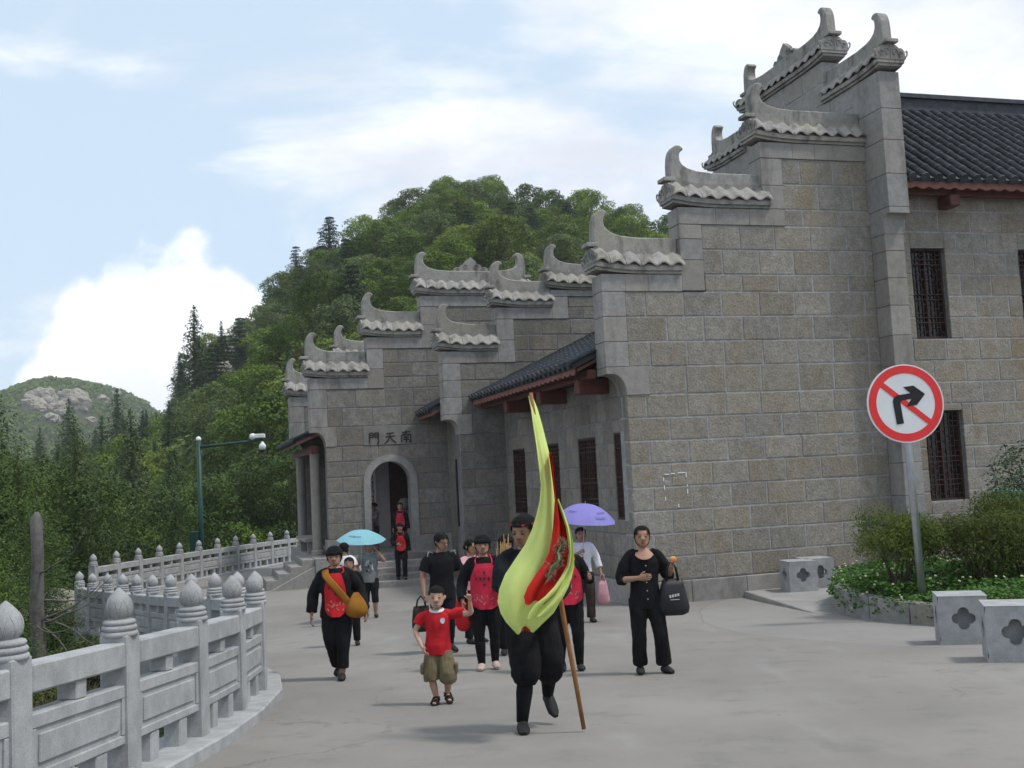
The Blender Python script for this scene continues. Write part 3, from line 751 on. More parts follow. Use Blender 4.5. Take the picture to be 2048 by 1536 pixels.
# the little roof that shows in the slot between gate wall and wing gable
up4 = Vector((1.5, 0, .75)).normalized()
roof_slope(gate, 'slot_roof', (-2.0, GW-.05, 3.62), (0,-1,0), up4, 5, .36, 8, .5, r=.1, eave_discs=True)
MB().prism([(-1.95, 3.55), (-1.95, 3.45), (1.0, 4.9), (1.0, 5.0)], 9.65, GW-.05, 'y').build('eave_board', M['redstone'], gate)
MB().box(-1.1, -.95, 9.62, GW, -1.2, 3.7).build('slot_wall', M['block_far'], gate)
MB().box(-1.25, -1.12, 9.9, 10.02, .3, 2.2).build('down_pipe', M['dark'], gate)
# lettering over the arch: read right to left
LET = {
 'gate': [((-.12,.15),(-.12,-.16)),((-.12,.14),(-.02,.14)),((-.02,.14),(-.02,.03)),((-.12,.085),(-.02,.085)),((-.12,.03),(-.02,.03)),
          ((.12,.15),(.12,-.14)),((.02,.14),(.12,.14)),((.02,.14),(.02,.03)),((.02,.085),(.12,.085)),((.02,.03),(.12,.03)),((.12,-.14),(.08,-.12))],
 'heaven': [((-.1,.1),(.11,.12)),((-.13,.02),(.14,.04)),((0,.11),(-.01,.02)),((-.01,.02),(-.06,-.08)),((-.06,-.08),(-.15,-.15)),((0,.02),(.06,-.07)),((.06,-.07),(.16,-.15))],
 'south': [((-.11,.11),(.12,.125)),((0,.165),(-.01,.06)),((-.12,.05),(-.13,-.15)),((-.12,.05),(.12,.06)),((.12,.06),(.12,-.15)),((.12,-.15),(.08,-.12)),
           ((-.05,.03),(-.02,-.0)),((.06,.035),(.03,0)),((-.075,-.02),(.075,-.015)),((-.085,-.075),(.085,-.07)),((0,-.0),(0,-.16))]}
def glyph(key, uc, zc, s=1.0):
    b = MB()
    for k, ((x0, z0), (x1, z1)) in enumerate(LET[key]):
        dx, dz = x1-x0, z1-z0; L = sqrt(dx*dx+dz*dz); px, pz = -dz/L, dx/L
        ring = []
        for t, wd in ((0, .5), (.12, 1.15), (.5, .85), (.85, 1.1), (1, .45)):
            ring.append((x0+dx*t, z0+dz*t, .0165*wd))
        y0 = GW-.022-.0004*k
        f = [(uc+(x+px*w)*s, y0, zc+(z+pz*w)*s) for x, z, w in ring] + [(uc+(x-px*w)*s, y0, zc+(z-pz*w)*s) for x, z, w in reversed(ring)]
        bk_ = [(x, y+.02, z) for x, y, z in f]; n = len(f)
        b.loft([f, bk_])
    b.build('carved_character', M['ink'], gate)
glyph('gate', -3.31, 2.95, 1.12); glyph('heaven', -2.83, 2.96, 1.12); glyph('south', -2.35, 2.97, 1.12)
M['panel'] = mat('smooth_name_stone', (.17,.166,.156), (.22,.215,.203), scale=4, speck=.2, bump=.1)
MB().cbox(-3.62, -2.05, GW-.014, GW+.06, 2.753, 3.317, .006).build('name_stone', M['panel'], gate)
# platform and stairs
pf = MB(); pf.box(-5.2, -1.15, 10.75, RW+.6, -1.6, FL-.003); pf.build('platform', M['dressed'], gate)
sx0, sx1 = -3.78, -2.05
for i in range(5):
    z1 = FL-.15*(i+0)-.006; w1 = 10.75-.36*i
    MB().cbox(sx0, sx1, w1-.38, w1+.02, z1-.6, z1-.15+.15-.0 if i == 0 else z1, .012).build('stair_step', M['dressed'], gate) if i else None
for (a, b_) in ((sx0-.3, sx0-.003), (sx1+.003, sx1+.36)):
    MB().prism([(10.76, FL+.02), (9.0, -1.22), (9.0, -1.5), (10.76, -1.5)], a, b_, 'x').build('stair_cheek', M['dressed'], gate, bevel=.01)
# side stairs that go down along the far side of the platform
for i in range(5):
    if i < 4: MB().cbox(-5.21-.34*(i+1), -5.2-.34*i, 10.99, 13.4, -1.6, FL-.17*(i+1)+.17-.02, .012).build('stair_step', M['dressed'], gate)
MB().prism([(-5.205, FL-.2), (-6.62, FL-.88), (-6.62, -1.6), (-5.205, -1.6)], 10.78, 10.985, 'y').build('stair_cheek', M['dressed'], gate, bevel=.01)
MB().prism([(-5.205, FL+.0), (-6.62, FL-.7), (-6.62, -1.6), (-5.205, -1.6)], 13.42, 13.7, 'y').build('stair_cheek', M['dressed'], gate, bevel=.01)
# ================================================================== balustrade
def finial_mesh():
    b = MB(); s = 20
    b.lathe([(.1,0),(.128,.004),(.136,.02),(.128,.037),(.11,.042),(.122,.046),(.13,.062),(.12,.078),(.102,.082),(.114,.086),(.12,.1),(.108,.114),(.08,.12),(.066,.124),(.078,.132),
             (.093,.155),(.1,.185),(.098,.215),(.086,.248),(.066,.277),(.04,.302),(.018,.322),(.003,.332)], s)
    # petals carved into the bud
    for k in range(8):
        a = 2*pi*k/8
        for q in (-1, 1):
            pts = []
            for j in range(7):
                t = j/6; z = .135+.125*t; r = interp(z, [(.132,.078),(.155,.093),(.185,.1),(.215,.098),(.248,.086),(.277,.066)])-.001
                aa = a + q*(pi/8)*(1-t**1.6); pts.append((r*cos(aa), r*sin(aa), z))
            b.tube(pts, .0045, 4)
    return b
fin = finial_mesh().mesh('finial', M['white_granite'], True)
fin.transform(Matrix.Diagonal((.92, .92, 1, 1)))
post_me = MB().cbox(-.1, .1, -.1, .1, -.3, .92, .012).mesh('post', M['white_granite'])
bal_cache = {}
def bal_meshes(L):
    k = round(L, 2)
    if k in bal_cache: return bal_cache[k]
    m = M['white_granite']; h = L/2-.1; d = {}
    d['hand_rail'] = MB().cbox(-h, h, -.085, .085, .7, .865, .012).mesh('hand_rail', m)
    pn = MB(); pn.cbox(-h, h, -.06, .06, .22, .55, .008); pn.cbox(-h, h, -.075, .075, .5, .585, .008); pn.cbox(-h, h, -.072, .072, .2, .262, .008)
    for s in (-1, 1):       # raised field inside the sunk border
        y0, y1 = (-.074, -.05) if s < 0 else (.05, .074)
        pn.cbox(-h+.1, h-.1, y0, y1, .3, .465, .006)
        pn.cbox(-h, -h+.06, y0, y1, .263, .5, .004); pn.cbox(h-.06, h, y0, y1, .263, .5, .004)
    d['panel'] = pn.mesh('panel', m)
    d['baluster'] = MB().cbox(-.065, .065, -.065, .065, .586, .7, .008).mesh('baluster', m)
    d['foot_block'] = MB().cbox(-.075, .075, -.065, .065, -.02, .2, .01).mesh('foot_block', m)
    bal_cache[k] = d; return d
def balustrade(name, label, pts, zs, group=None):
    base = Vector((pts[0][0], pts[0][1], 0))
    root = thing(name, label, 'balustrade', (pts[0][0], pts[0][1], zs[0])); o = Vector((pts[0][0], pts[0][1], zs[0]))
    P = [Vector((x, y, z))-o for (x, y), z in zip(pts, zs)]
    kb = MB(); rings = []
    for i, p in enumerate(P):
        d = (P[min(i+1, len(P)-1)]-P[max(i-1, 0)]); d.z = 0; d.normalize(); n = Vector((d.y, -d.x, 0))
        if i == 0: p = p-d*.2
        rings.append([p+n*.26+Vector((0,0,-.3)), p+n*.26+Vector((0,0,.085)), p+n*.245+Vector((0,0,.1)), p-n*.26+Vector((0,0,.1)), p-n*.26+Vector((0,0,-.6))])
    kb.loft(rings); kb.build('kerb_stone', M['white_granite'], root)
    for i, p in enumerate(P):
        d = (P[min(i+1, len(P)-1)]-P[max(i-1, 0)]); a = atan2(d.y, d.x)
        po = link('post', post_me, root, p+Vector((0,0,.1)), (0, 0, a)); link('finial', fin, po, (0, 0, .9))
        if i+1 < len(P):
            q = P[i+1]; d = q-p; L = sqrt(d.x**2+d.y**2); ms = bal_meshes(L); a = atan2(d.y, d.x); tilt = -atan2(d.z, L); mid = (p+q)/2+Vector((0,0,.1))
            R = Matrix.Rotation(a, 4, 'Z') @ Matrix.Rotation(tilt, 4, 'Y')
            link('hand_rail', ms['hand_rail'], root, mid, R.to_euler()); link('panel', ms['panel'], root, mid, R.to_euler())
            link('baluster', ms['baluster'], root, mid, R.to_euler())
            for s in (-1, 1): link('foot_block', ms['foot_block'], root, mid+R.to_3x3() @ Vector((s*L*.2, 0, 0)), R.to_euler())
    return root
pts = EDGE[2:]
balustrade('stone_balustrade', 'pale granite balustrade with bud finials curving along the drop beside the pavement', pts, [ground(x+.2, y) for x, y in pts])
balustrade('stone_balustrade', 'pale granite balustrade running straight up to the gate house behind the side stairs', FAR+[(-7.4, 46.6)], [lerp(-1.22, -1.36, i/11) for i in range(13)])

# ================================================================== forecourt right: terrace slab, planter, stools, sign
M['slab'] = mat('terrace_slab', (.24,.238,.23), (.31,.305,.297), scale=2, speck=.15, bump=.15)
tb = MB()
poly = [(6.0, 17.7), (4.95, 19.2), (4.55, 22.9), (22, 28.0), (24, 17.5)]
tb.loft([[(x, y, -1.3) for x, y in poly], [(x, y, -.955) for x, y in poly]])
tag(tb.build('terrace', M['slab'], bevel=.012), kind='structure')
PC = (10.1, 18.6); PR = 4.75
pl = thing('stone_planter', 'round planter walled with upright granite slabs', 'planter', (PC[0], PC[1], -1.1))
def pl_r(a): return PR*(1-.0*cos(a))
wl = MB(); n = 30
for i in range(n):
    a0, a1 = 2*pi*i/n, 2*pi*(i+1)/n-.006
    P4 = lambda r, a, z: (r*cos(a), r*sin(a), z)
    zt = .55
    am = (a0+a1)/2; gz = ground(PC[0]+PR*cos(am), PC[1]+PR*sin(am))+1.1
    b = MB(); rg_ = []
    for a in (a0, (a0+a1)/2, a1): rg_.append([P4(PR, a, gz-.25), P4(PR, a, zt), P4(PR-.22, a, zt), P4(PR-.22, a, gz-.25)])
    b.loft(rg_); b.build('wall_slab', M['dressed'], pl, bevel=.008)
sl = MB(); sl.lathe([(PR-.2, .3), (PR-.2, .46), (2.0, .62), (.01, .7)], 40); sl.build('soil', M['soil'], pl, smooth_=True)
def quatrefoil_stool(loc, rz, label):
    root = thing('stone_stool', label, 'stool', loc, rz, 'pierced granite stools')
    s, h = .29, .6; b = MB(); r = .085; oy = .33
    # quatrefoil outline
    q = []
    for k in range(4):
        c = k*pi/2
        for j in range(-4, 5):
            a = c + j*pi/2*.72/4*1.45; q.append((r*.86*cos(c)+r*.78*cos(a), r*.86*sin(c)+r*.78*sin(a)))
    n = len(q)
    # four pierced sides, top and floor
    for k in range(4):
        ca, sa = cos(k*pi/2), sin(k*pi/2)
        def P(x, y, z): return (x*ca-y*sa, x*sa+y*ca, z)
        sq = []
        for (x, z) in q:
            a = atan2(z, x); m_ = max(abs(cos(a))/s, abs(sin(a))/.27); sq.append((cos(a)/m_, sin(a)/m_))
        rings = [[P(x, -s, z+oy) for x, z in sq], [P(x, -s, z+oy) for x, z in q], [P(x, -s+.09, z+oy) for x, z in q]]
        vs_ = [p for r_ in rings for p in r_]; f = []
        for a in range(2):
            for i in range(n): j = (i+1) % n; f.append((a*n+i, a*n+j, (a+1)*n+j, (a+1)*n+i))
        b.add(vs_, f)
    b.box(-s, s, -s, s, 0, .062)
    b.box(-s+.09, s-.09, -s+.09, s-.09, .06, .1)
    b.box(-s, s, -s, s, .595, .605)
    b.build('pierced_block', M['white_granite'], root, fix=False)
    c = MB().box(-.14, .14, -.14, .14, .07, .59); c.build('hollow_core', M['white_granite'], root)
    return root
quatrefoil_stool((5.47, 14.0, ground(5.47, 14.0)), -.26, 'pierced granite stool touching the planter wall')
quatrefoil_stool((5.27, 12.1, ground(5.27, 12.1)), -.3, 'pierced granite stool standing clear of the planter in the open')
quatrefoil_stool((5.6, 22.55, -.956), .1, 'pierced granite stool on the low terrace against the gable wall')
quatrefoil_stool((6.05, 23.0, -.956), .2, 'pierced granite stool tucked behind another stool on the low terrace')
# traffic sign
def traffic_sign():
    Y = 17.0; root = thing('traffic_sign', 'round red and white no right turn sign on a steel pole', 'traffic sign', (6.09, Y, -.6))
    M['sign_red'] = mat('sign_red', (.7,.018,.02), (.74,.025,.025), scale=3, rough=.4, spec=.5); M['sign_white'] = mat('sign_white', (.68,.69,.71), (.72,.73,.75), scale=3, rough=.4, spec=.5)
    top = Vector((-.06, 0, 2.86)); p = MB(); p.tube([(0.03, 0.08, -.2), (-.015, .08, 2.6), (-.03, .08, 3.4)], .058, 14); p.build('pole', M['steel'], root, smooth_=True)
    R = .61
    dsk = thing_part = link('sign_face', None, root) if False else None
    b = MB(); b.loft([[(R*q*cos(2*pi*k/48), y, R*q*sin(2*pi*k/48)) for k in range(48)] for y, q in ((.012, .985), (.012, 1), (-.012, 1), (-.012, .985))])
    face = b.build('sign_plate', M['sign_white'], root, loc=(-.03, 0, 3.04)); face.rotation_euler = (0, 0, .08)
    rg_ = MB(); n = 64; rr = []
    for k in range(n+1):
        a = 2*pi*k/n; rr.append([(r*cos(a), -.0155, r*sin(a)) for r in (R*.965, R*.765)])
    rg_.loft(rr, caps=False, closed=False); rg_.build('red_ring', M['sign_red'], face)
    sb = MB(); a = radians(-45+5); d = Vector((cos(radians(140)), 0, sin(radians(140)))); nn = Vector((-d.z, 0, d.x)); L = R*.775
    y = Vector((0, -.0165, 0)); sb.add([d*L+nn*.045+y, d*L-nn*.045+y, -d*L-nn*.045+y, -d*L+nn*.045+y], [(0,1,2,3)]); sb.build('slash_bar', M['sign_red'], face)
    ar = MB(); out = [(-.2,-.3),(-.2,.06),(-.17,.12),(-.11,.145),(.1,.145),(.0,.255),(.17,.255),(.33,.1),(.17,-.05),(.0,-.05),(.1,.055),(-.05,.055),(-.08,.03),(-.085,0),(-.085,-.3)]
    ro = radians(6)
    ar.add([(x*cos(ro)-z*sin(ro), -.019, x*sin(ro)+z*cos(ro)) for x, z in out], [tuple(range(len(out)))]); ar.build('arrow', M['black_paint'], face)
    for z in (2.76, 3.28): MB().cbox(-.12, .08, .012, .15, z, z+.05, .006).build('bracket', M['steel'], root)
traffic_sign()
# chalk marks left by an old notice on the gable wall
M['chalk'] = mat('white_remnants', (.75,.75,.74), rough=.9)
nt = tag(link('notice_remnant', None, None, ORG, (0, 0, YAW)), 'white dashed paint remnants of a removed notice on the gable wall', 'paint marks')
for (u, z, du, dz) in ((.72,1.62,.1,.02),(.86,1.63,.09,.02),(1.02,1.64,.16,.02),(.68,1.5,.02,.07),(.69,1.32,.02,.09),(.7,1.1,.02,.08),(1.19,1.55,.02,.1),(1.2,1.36,.02,.05),(1.2,1.22,.02,.09),(.98,.95,.02,.07)):
    MB().box(u, u+du, -.012, -.006, z-.12, z-.12+dz).build('paint_dash', M['chalk'], nt)
# camera pole behind the far balustrade
M['green_paint'] = mat('dark_green_paint', (.008,.045,.04), (.015,.06,.05), scale=3, rough=.45); M['white_plastic'] = mat('white_plastic', (.75,.76,.77), rough=.35)
def camera_pole():
    Y = 41.0; x = -.2868*Y; root = thing('camera_pole', 'dark green steel pole with horizontal arm carrying two security cameras', 'camera pole', (x, Y, -3.0))
    MB().tube([(0,0,0),(-.02,0,6.55)], [.1,.085], 12).build('pole', M['green_paint'], root, smooth_=True)
    MB().lathe([(.09,0),(.1,.03),(.1,.08),(.07,.13),(.02,.16)], 12, (-.02,0,6.55)).build('cap', M['white_plastic'], root, smooth_=True)
    MB().tube([(-.02,0,6.3),(2.45,-.2,6.46)], [.055,.045], 10).build('arm', M['green_paint'], root, smooth_=True)
    MB().lathe([(.02,0),(.09,.03),(.12,.1),(.11,.2),(.04,.24)], 12, (2.05,-.2,6.47)).build('camera', M['white_plastic'], root, smooth_=True)
    MB().cbox(2.1,2.5,-.28,-.1,6.53,6.68,.02).build('camera', M['white_plastic'], root)
    c = MB().lathe([(.02,0),(.1,.04),(.13,.12),(.13,.2),(.06,.28),(.03,.34)], 12, (2.4,-.2,6.06)); c.build('camera', M['white_plastic'], root, smooth_=True)
    MB().lathe([(.02,0),(.07,.01),(.1,.06),(.1,.09)], 12, (2.4,-.2,6.0)).build('camera_dome', M['black_paint'], root, smooth_=True)
    MB().cbox(-.42,-.12,-.13,.13,2.5,3.2,.02).build('junction_box', M['green_paint'], root)
camera_pole()
# ================================================================== terrain
CREST = [(-400,14.6),(-250,10.6),(-120,3.6),(-75,1.1),(-58,2.1),(-49,7.1),(-44,15.3),(-40.5,19.3),(-34,23.1),(-29,29.6),(-25.5,32.2),(-20.7,33.2),(-16,35.1),(-7.8,39.4),(-1.6,39.2),(5,36.8),(12,35.6),(19,33.4),(23,31.6),(60,18.6),(140,8.6),(400,4.6)]
def fbm(x, y, s, o=4):
    return mnoise.fractal(Vector((x*s, y*s, 1.7)), 1.0, 2.0, o)
def terr(x, y):
    yy = max(y, 30); q = 150*x/yy
    if y > 150: q = x
    crest = interp(q, CREST)
    s = min(1, max(0, (y-44)/106))**.88
    base = -5.5
    z = base + (crest-base)*s
    if y > 150: z = max(-12, crest - (y-150)*.45)
    z += fbm(x, y, .04)*1.3*min(1, max(0, (y-50)/40))
    # far hill
    d2 = ((x+234)/40)**2 + ((y-600)/130)**2
    z = max(z, -12 + 24*math.exp(-(((x+234)/85)**2+((y-600)/150)**2)/2) + 53*math.exp(-d2/2) + fbm(x, y, .02, 5)*3.0) if y > 320 else z
    d3 = ((x+420)/120)**2 + ((y-700)/150)**2
    if y > 320: z = max(z, -12+55*math.exp(-d3/2))
    # drop beside the pavement
    d = edge_x(min(60, max(-14, y))) - x
    if y < 62:
        if d > 0:
            near = ground(x, y) - .35 - min(5.2, .28*d + .02*d*d) + fbm(x, y, .25, 3)*.45*min(1, d/2)
            z = lerp(near, z, smooth((d-9)/14)) if y < 60 else z
            z = min(z, near) if y < 46 else z
        else: z = min(z, ground(x, y)-1.2) if y < 44 else lerp(ground(x, y)-1.2, z, smooth((y-44)/8))
    if y < -14: z = -1.5
    return z
def build_terrain():
    angs = [radians(a) for a in range(-180, -50, 10)] + [radians(-50+i*.5) for i in range(0, 170)] + [radians(a) for a in range(35, 181, 10)]
    rad = [3.0]; 
    while rad[-1] < 3500: rad.append(rad[-1]*1.035 + (.0 if rad[-1] > 20 else .1))
    b = MB(); rows = []
    for r in rad: rows.append([(r*sin(a), r*cos(a), terr(r*sin(a), r*cos(a))) for a in angs])
    b.loft(rows, caps=False, closed=False); return b
M['terrain'] = mat('forest_floor', (.02,.032,.01), (.045,.058,.018), scale=.5, bump=.6, bscale=2, stain=(.09,.07,.04), stscale=.12, stamt=.7)
tag(build_terrain().build('terrain', M['terrain'], smooth_=True, fix=False), kind='structure')

# ================================================================== vegetation
def leafmat(name, c1, c2, c3, scale=.6, trans=.3, rough=.6):
    m = mat(name, c1, c2, scale=scale, detail=3, rough=rough, objvar=c3, ov=.85, valvar=.34, trans=trans, spec=.25)
    return m
M['leaf_a'] = leafmat('broad_leaf', (.032,.072,.008), (.14,.23,.027), (.18,.235,.04), scale=.45, trans=.3)
M['leaf_b'] = leafmat('pale_leaf', (.085,.135,.04), (.165,.21,.085), (.12,.17,.045), scale=.5)
M['leaf_c'] = leafmat('cedar_needle', (.02,.052,.015), (.05,.095,.024), (.065,.1,.03), scale=.4, trans=.2)
M['leaf_d'] = leafmat('pine_needle', (.02,.045,.02), (.04,.075,.03), (.03,.06,.03), scale=.4, trans=.15)
M['leaf_s'] = leafmat('shrub_leaf', (.05,.085,.012), (.12,.155,.022), (.1,.125,.02), scale=2.0)
M['leaf_g'] = leafmat('clover_leaf', (.035,.105,.016), (.075,.165,.03), (.05,.12,.02), scale=3.0)
M['leaf_n'] = leafmat('deep_green_leaf', (.018,.042,.008), (.08,.135,.02), (.06,.1,.017), scale=.8, trans=.2)  # darker green for the shrubs and trees close to the balustrade
M['leaf_y'] = leafmat('yellowish_scrub', (.1,.12,.03), (.16,.17,.06), (.12,.1,.04), scale=.5)
M['dry'] = mat('dry_brush', (.09,.06,.035), (.15,.1,.06), scale=3)
def rvec(rn):
    while True:
        v = Vector((rn.uniform(-1,1), rn.uniform(-1,1), rn.uniform(-1,1)))
        if .05 < v.length < 1: return v.normalized()
def leaf(b, p, n, size, rn, asp=.6, m=0, bend=True):
    n = n.normalized(); a = n.cross(rvec(rn))
    if a.length < .05: a = n.cross(Vector((1,0,0)))
    a.normalize(); c = n.cross(a); L = size*.5; w = size*asp*.5
    if bend: b.add([p-a*L, p+c*w-n*size*.06, p+a*L, p-c*w-n*size*.06], [(0,1,2),(0,2,3)], m)
    else: b.add([p-a*L, p+c*w, p+a*L, p-c*w], [(0,1,2,3)], m)
def limbs(b, rn, h, r, pts, m=0):
    b.tube([(0,0,-.8),(rn.uniform(-.1,.1)*r*4,rn.uniform(-.1,.1)*r*4,h*.35),(rn.uniform(-.2,.2),rn.uniform(-.2,.2),h*.7)], [r, r*.75, r*.35], 7, m)
    for p in pts:
        s = Vector((0,0,h*rn.uniform(.25,.5))); e = Vector(p); mid = (s+e)/2+Vector((0,0,-.15*h*.2))
        b.tube([s, mid, e], [r*.4, r*.25, r*.08], 5, m)
def broadleaf(seed, H=8.0, R=3.2, nl=13, per=150, size=.33, mt='leaf_a', z0=.2):
    rn = random.Random(seed); cr = MB(); lobes = []
    nl = int(nl*1.9)
    for i in range(nl):
        t = (i+.5)/nl; z = lerp(H*(z0+.12), H*.9, t**.85); ring = R*sqrt(max(.05, 1-((z/H-.5)/.55)**2))
        a = i*2.4+rn.uniform(-.5,.5); rr = ring*rn.uniform(.4,.95) if t < .9 else ring*.2
        lobes.append((Vector((rr*cos(a), rr*sin(a), z)), R*rn.uniform(.24,.42)))
    for c, r in lobes:
        k = int(per*(r/(R*.33))**2)
        for _ in range(k):
            d = rvec(rn)
            if d.z < -.35 and rn.random() < .75: d.z = -d.z
            q = r*rn.uniform(.62, 1.06)*(1+.22*mnoise.noise(d*2.3+c)); d2 = Vector((d.x, d.y, d.z*.78))
            leaf(cr, c+d2*q, (d*.75+rvec(rn)*.75+Vector((0,0,.35))), size*rn.uniform(.6,1.3), rn)
    tr = MB(); limbs(tr, rn, H, .028*H*.6, [c for c, r in lobes[::2]])
    return tr.mesh('trunk', M['bark'], True), cr.mesh('crown', M[mt])
def cedar(seed, H=11.0, R=2.3, rows=26, size=.36, mt='leaf_c', droop=.5, dens=22):
    rn = random.Random(seed); cr = MB()
    for i in range(rows):
        t = i/(rows-1); z = lerp(H*.1, H*.99, t); rr = R*(1-t)**.7*(1+.15*sin(i*2.1)) + .22; nb = max(4, int(9*(1-t)+4))
        for k in range(nb):
            a = 2*pi*k/nb + i*.7 + rn.uniform(-.2,.2); L = rr*rn.uniform(.75, 1.15); n = max(7, int(L*dens))
            for j in range(n):
                s = (j+rn.random())/n; sp = .12+.28*L*s*(1-s*.6)
                p = Vector((cos(a)*L*s, sin(a)*L*s, z - droop*L*s*s + .25*s)) + Vector((rn.uniform(-sp,sp)*.8, rn.uniform(-sp,sp)*.8, rn.uniform(-.25,.12)))
                leaf(cr, p, Vector((cos(a)*.5, sin(a)*.5, .9))+rvec(rn)*.6, size*rn.uniform(.6,1.25), rn, .45)
    tr = MB(); tr.tube([(0,0,-.8),(0,0,H*.5),(0,0,H*.97)], [.02*H, .012*H, .02], 7)
    return tr.mesh('trunk', M['bark'], True), cr.mesh('crown', M[mt])
def pine(seed, H=9.0, R=2.9, size=.3):
    rn = random.Random(seed); cr = MB(); tips = []
    for i in range(12):
        t = i/11; z = lerp(H*.22, H*.95, t); rr = R*(1-t*.85); 
        for k in range(6 if i < 9 else 3):
            a = k*pi/3+i*.9+rn.uniform(-.4,.4); L = rr*rn.uniform(.3,1.0); c = Vector((cos(a)*L, sin(a)*L, z)); tips.append(c)
            pr = rn.uniform(.6,.95)*(1-.3*t)
            for _ in range(95):
                d = rvec(rn); p = c+Vector((d.x*pr*1.15, d.y*pr*1.15, abs(d.z)*pr*.45))
                leaf(cr, p, Vector((d.x*.4, d.y*.4, .8))+rvec(rn)*.7, size*rn.uniform(.6,1.2), rn, .4)
    tr = MB(); limbs(tr, rn, H*1.2, .025*H*.7, tips[::2])
    return tr.mesh('trunk', M['bark'], True), cr.mesh('crown', M['leaf_d'])
def shrub(seed, R=.9, H=1.1, n=2200, size=.085, mt='leaf_s', stems=7, asp=.5, shell=.55, flat=1.0):
    rn = random.Random(seed); cr = MB(); lb = [(Vector((rn.uniform(-.5,.5)*R, rn.uniform(-.5,.5)*R, H*rn.uniform(.4,.72))), R*rn.uniform(.4,.62)) for _ in range(9)]
    for c, r in lb:
        for _ in range(n//9):
            d = rvec(rn)
            if d.z < -.3 and rn.random() < .6: d.z *= -1
            q = r*rn.uniform(shell, 1.08)*(1+.25*mnoise.noise(d*3+c*2)); p = c+Vector((d.x*q, d.y*q, d.z*q*.9*flat))
            if p.z < .02: p.z = rn.uniform(.02, .15)
            leaf(cr, p, d*.6+rvec(rn)*.8+Vector((0,0,.4)), size*rn.uniform(.6,1.3), rn, asp)
    tr = MB()
    for k in range(stems):
        a = 2*pi*k/stems; e = lb[k % 9][0]; tr.tube([(cos(a)*.08, sin(a)*.08, -.1), (e.x*.5+cos(a)*.05, e.y*.5+sin(a)*.05, e.z*.5), e], [.02, .014, .006], 5)
    return tr.mesh('stems', M['bark'], True), cr.mesh('foliage', M[mt])
HB = [broadleaf(i, H=h, R=r, nl=n_, mt=mt_) for i, (h, r, n_, mt_) in enumerate(((8,3.3,14,'leaf_a'),(7,3.0,12,'leaf_a'),(9,3.6,16,'leaf_a'),(7.5,3.4,13,'leaf_b'),(6.5,2.8,11,'leaf_y')))]
HC = [cedar(20+i, H=h, R=r) for i, (h, r) in enumerate(((11,2.4),(13,2.6),(9,2.1)))]
HP = [pine(40+i, H=h, R=r) for i, (h, r) in enumerate(((9,3.0),(11,3.3)))]
def place_tree(name, pair, loc, s, rz, label, group, cat='tree', parts=('trunk','crown'), sz=1.0):
    root = thing(name, label, cat, loc, rz, group); root.scale = (s, s, s*sz)
    link(parts[0], pair[0], root); link(parts[1], pair[1], root); return root
def blocked(x, y):
    d = Vector((x, y, 0))-ORG; u = d.x*cos(YAW)+d.y*sin(YAW); w = -d.x*sin(YAW)+d.y*cos(YAW)
    return (-6.5 < u < 16 and -3 < w < 21)
KINDS = {'b': ('broadleaf_tree', 'leafy broadleaf tree in the wood covering the hillside', 'broadleaf trees on the hillside'),
         'p': ('pale_leaved_tree', 'pale green broadleaf tree in the wood covering the hillside', 'pale trees on the hillside'),
         'y': ('yellowish_scrub_tree', 'low yellow green scrub tree on the hillside', 'yellowish scrub trees on the hillside'),
         'c': ('cedar_tree', 'dark conical cedar among the trees of the hillside', 'cedars on the hillside'),
         'n': ('pine_tree', 'dark spreading pine with layered boughs on the hillside', 'pines on the hillside')}
def forest():
    rn = random.Random(77); pts = []
    tries = 0
    while len(pts) < 560 and tries < 16000:
        tries += 1
        y = 46+ (rn.random()**.8)*114; r = rn.uniform(-.60, .215); x = r*y
        if blocked(x, y) or (y < 60 and x > edge_x(min(y,56))-3.5): continue
        if r > .02 and y < 105: continue          # hidden behind the hall
        if r > -.2 and y < 62: continue
        sp = 3.7 if r < -.33 else 3.3
        if any((x-a)**2+(y-b)**2 < sp*sp for a, b in pts): continue
        pts.append((x, y))
        up_ = (y-44)/106; k = rn.random(); dens = mnoise.noise(Vector((x*.05, y*.05, 3)))
        if r < -.3: kd = 'c' if k < .34 else ('b' if k < .82 else 'p')
        elif dens > .15 and k < .5 and up_ < .8: kd = 'n' if up_ > .55 else 'c'
        else: kd = 'b' if k < .62 else 'p' if k < .78 else 'y' if k < .86 else 'b' if up_ > .85 else 'c' if k < .94 else 'n'
        if r > .06: kd = 'b' if k < .7 else 'y'
        i = rn.randrange(3); s = rn.uniform(.42, .74) if r > -.33 else rn.uniform(.6, .9)
        pr = {'b': HB[i], 'p': HB[3], 'y': HB[4], 'c': HC[i], 'n': HP[i % 2]}[kd]
        if kd == 'c': s *= .9
        if kd == 'y': s *= .75
        nm, lb, gp = KINDS[kd]
        zone = ' of the valley floor' if r < -.33 else ' along the crest' if y > 132 else ' at the foot of the slope' if y < 82 else ' half way up the slope'
        lk = ('full crowned ', 'low rounded ', 'tall heaped ')[i] if kd == 'b' else ''
        lb = lk+{'b':'green broadleaf tree in the wood','p':'pale green broadleaf tree in the wood','y':'low yellow green scrub tree','c':'dark conical cedar among the trees','n':'dark layered pine among the trees'}[kd]+zone; gp = lb+', alike'
        place_tree(nm, pr, (x, y, terr(x, y)-.3), s, rn.uniform(0, 6.28), lb, gp, sz=rn.uniform(.85, 1.1))
    return pts
forest()
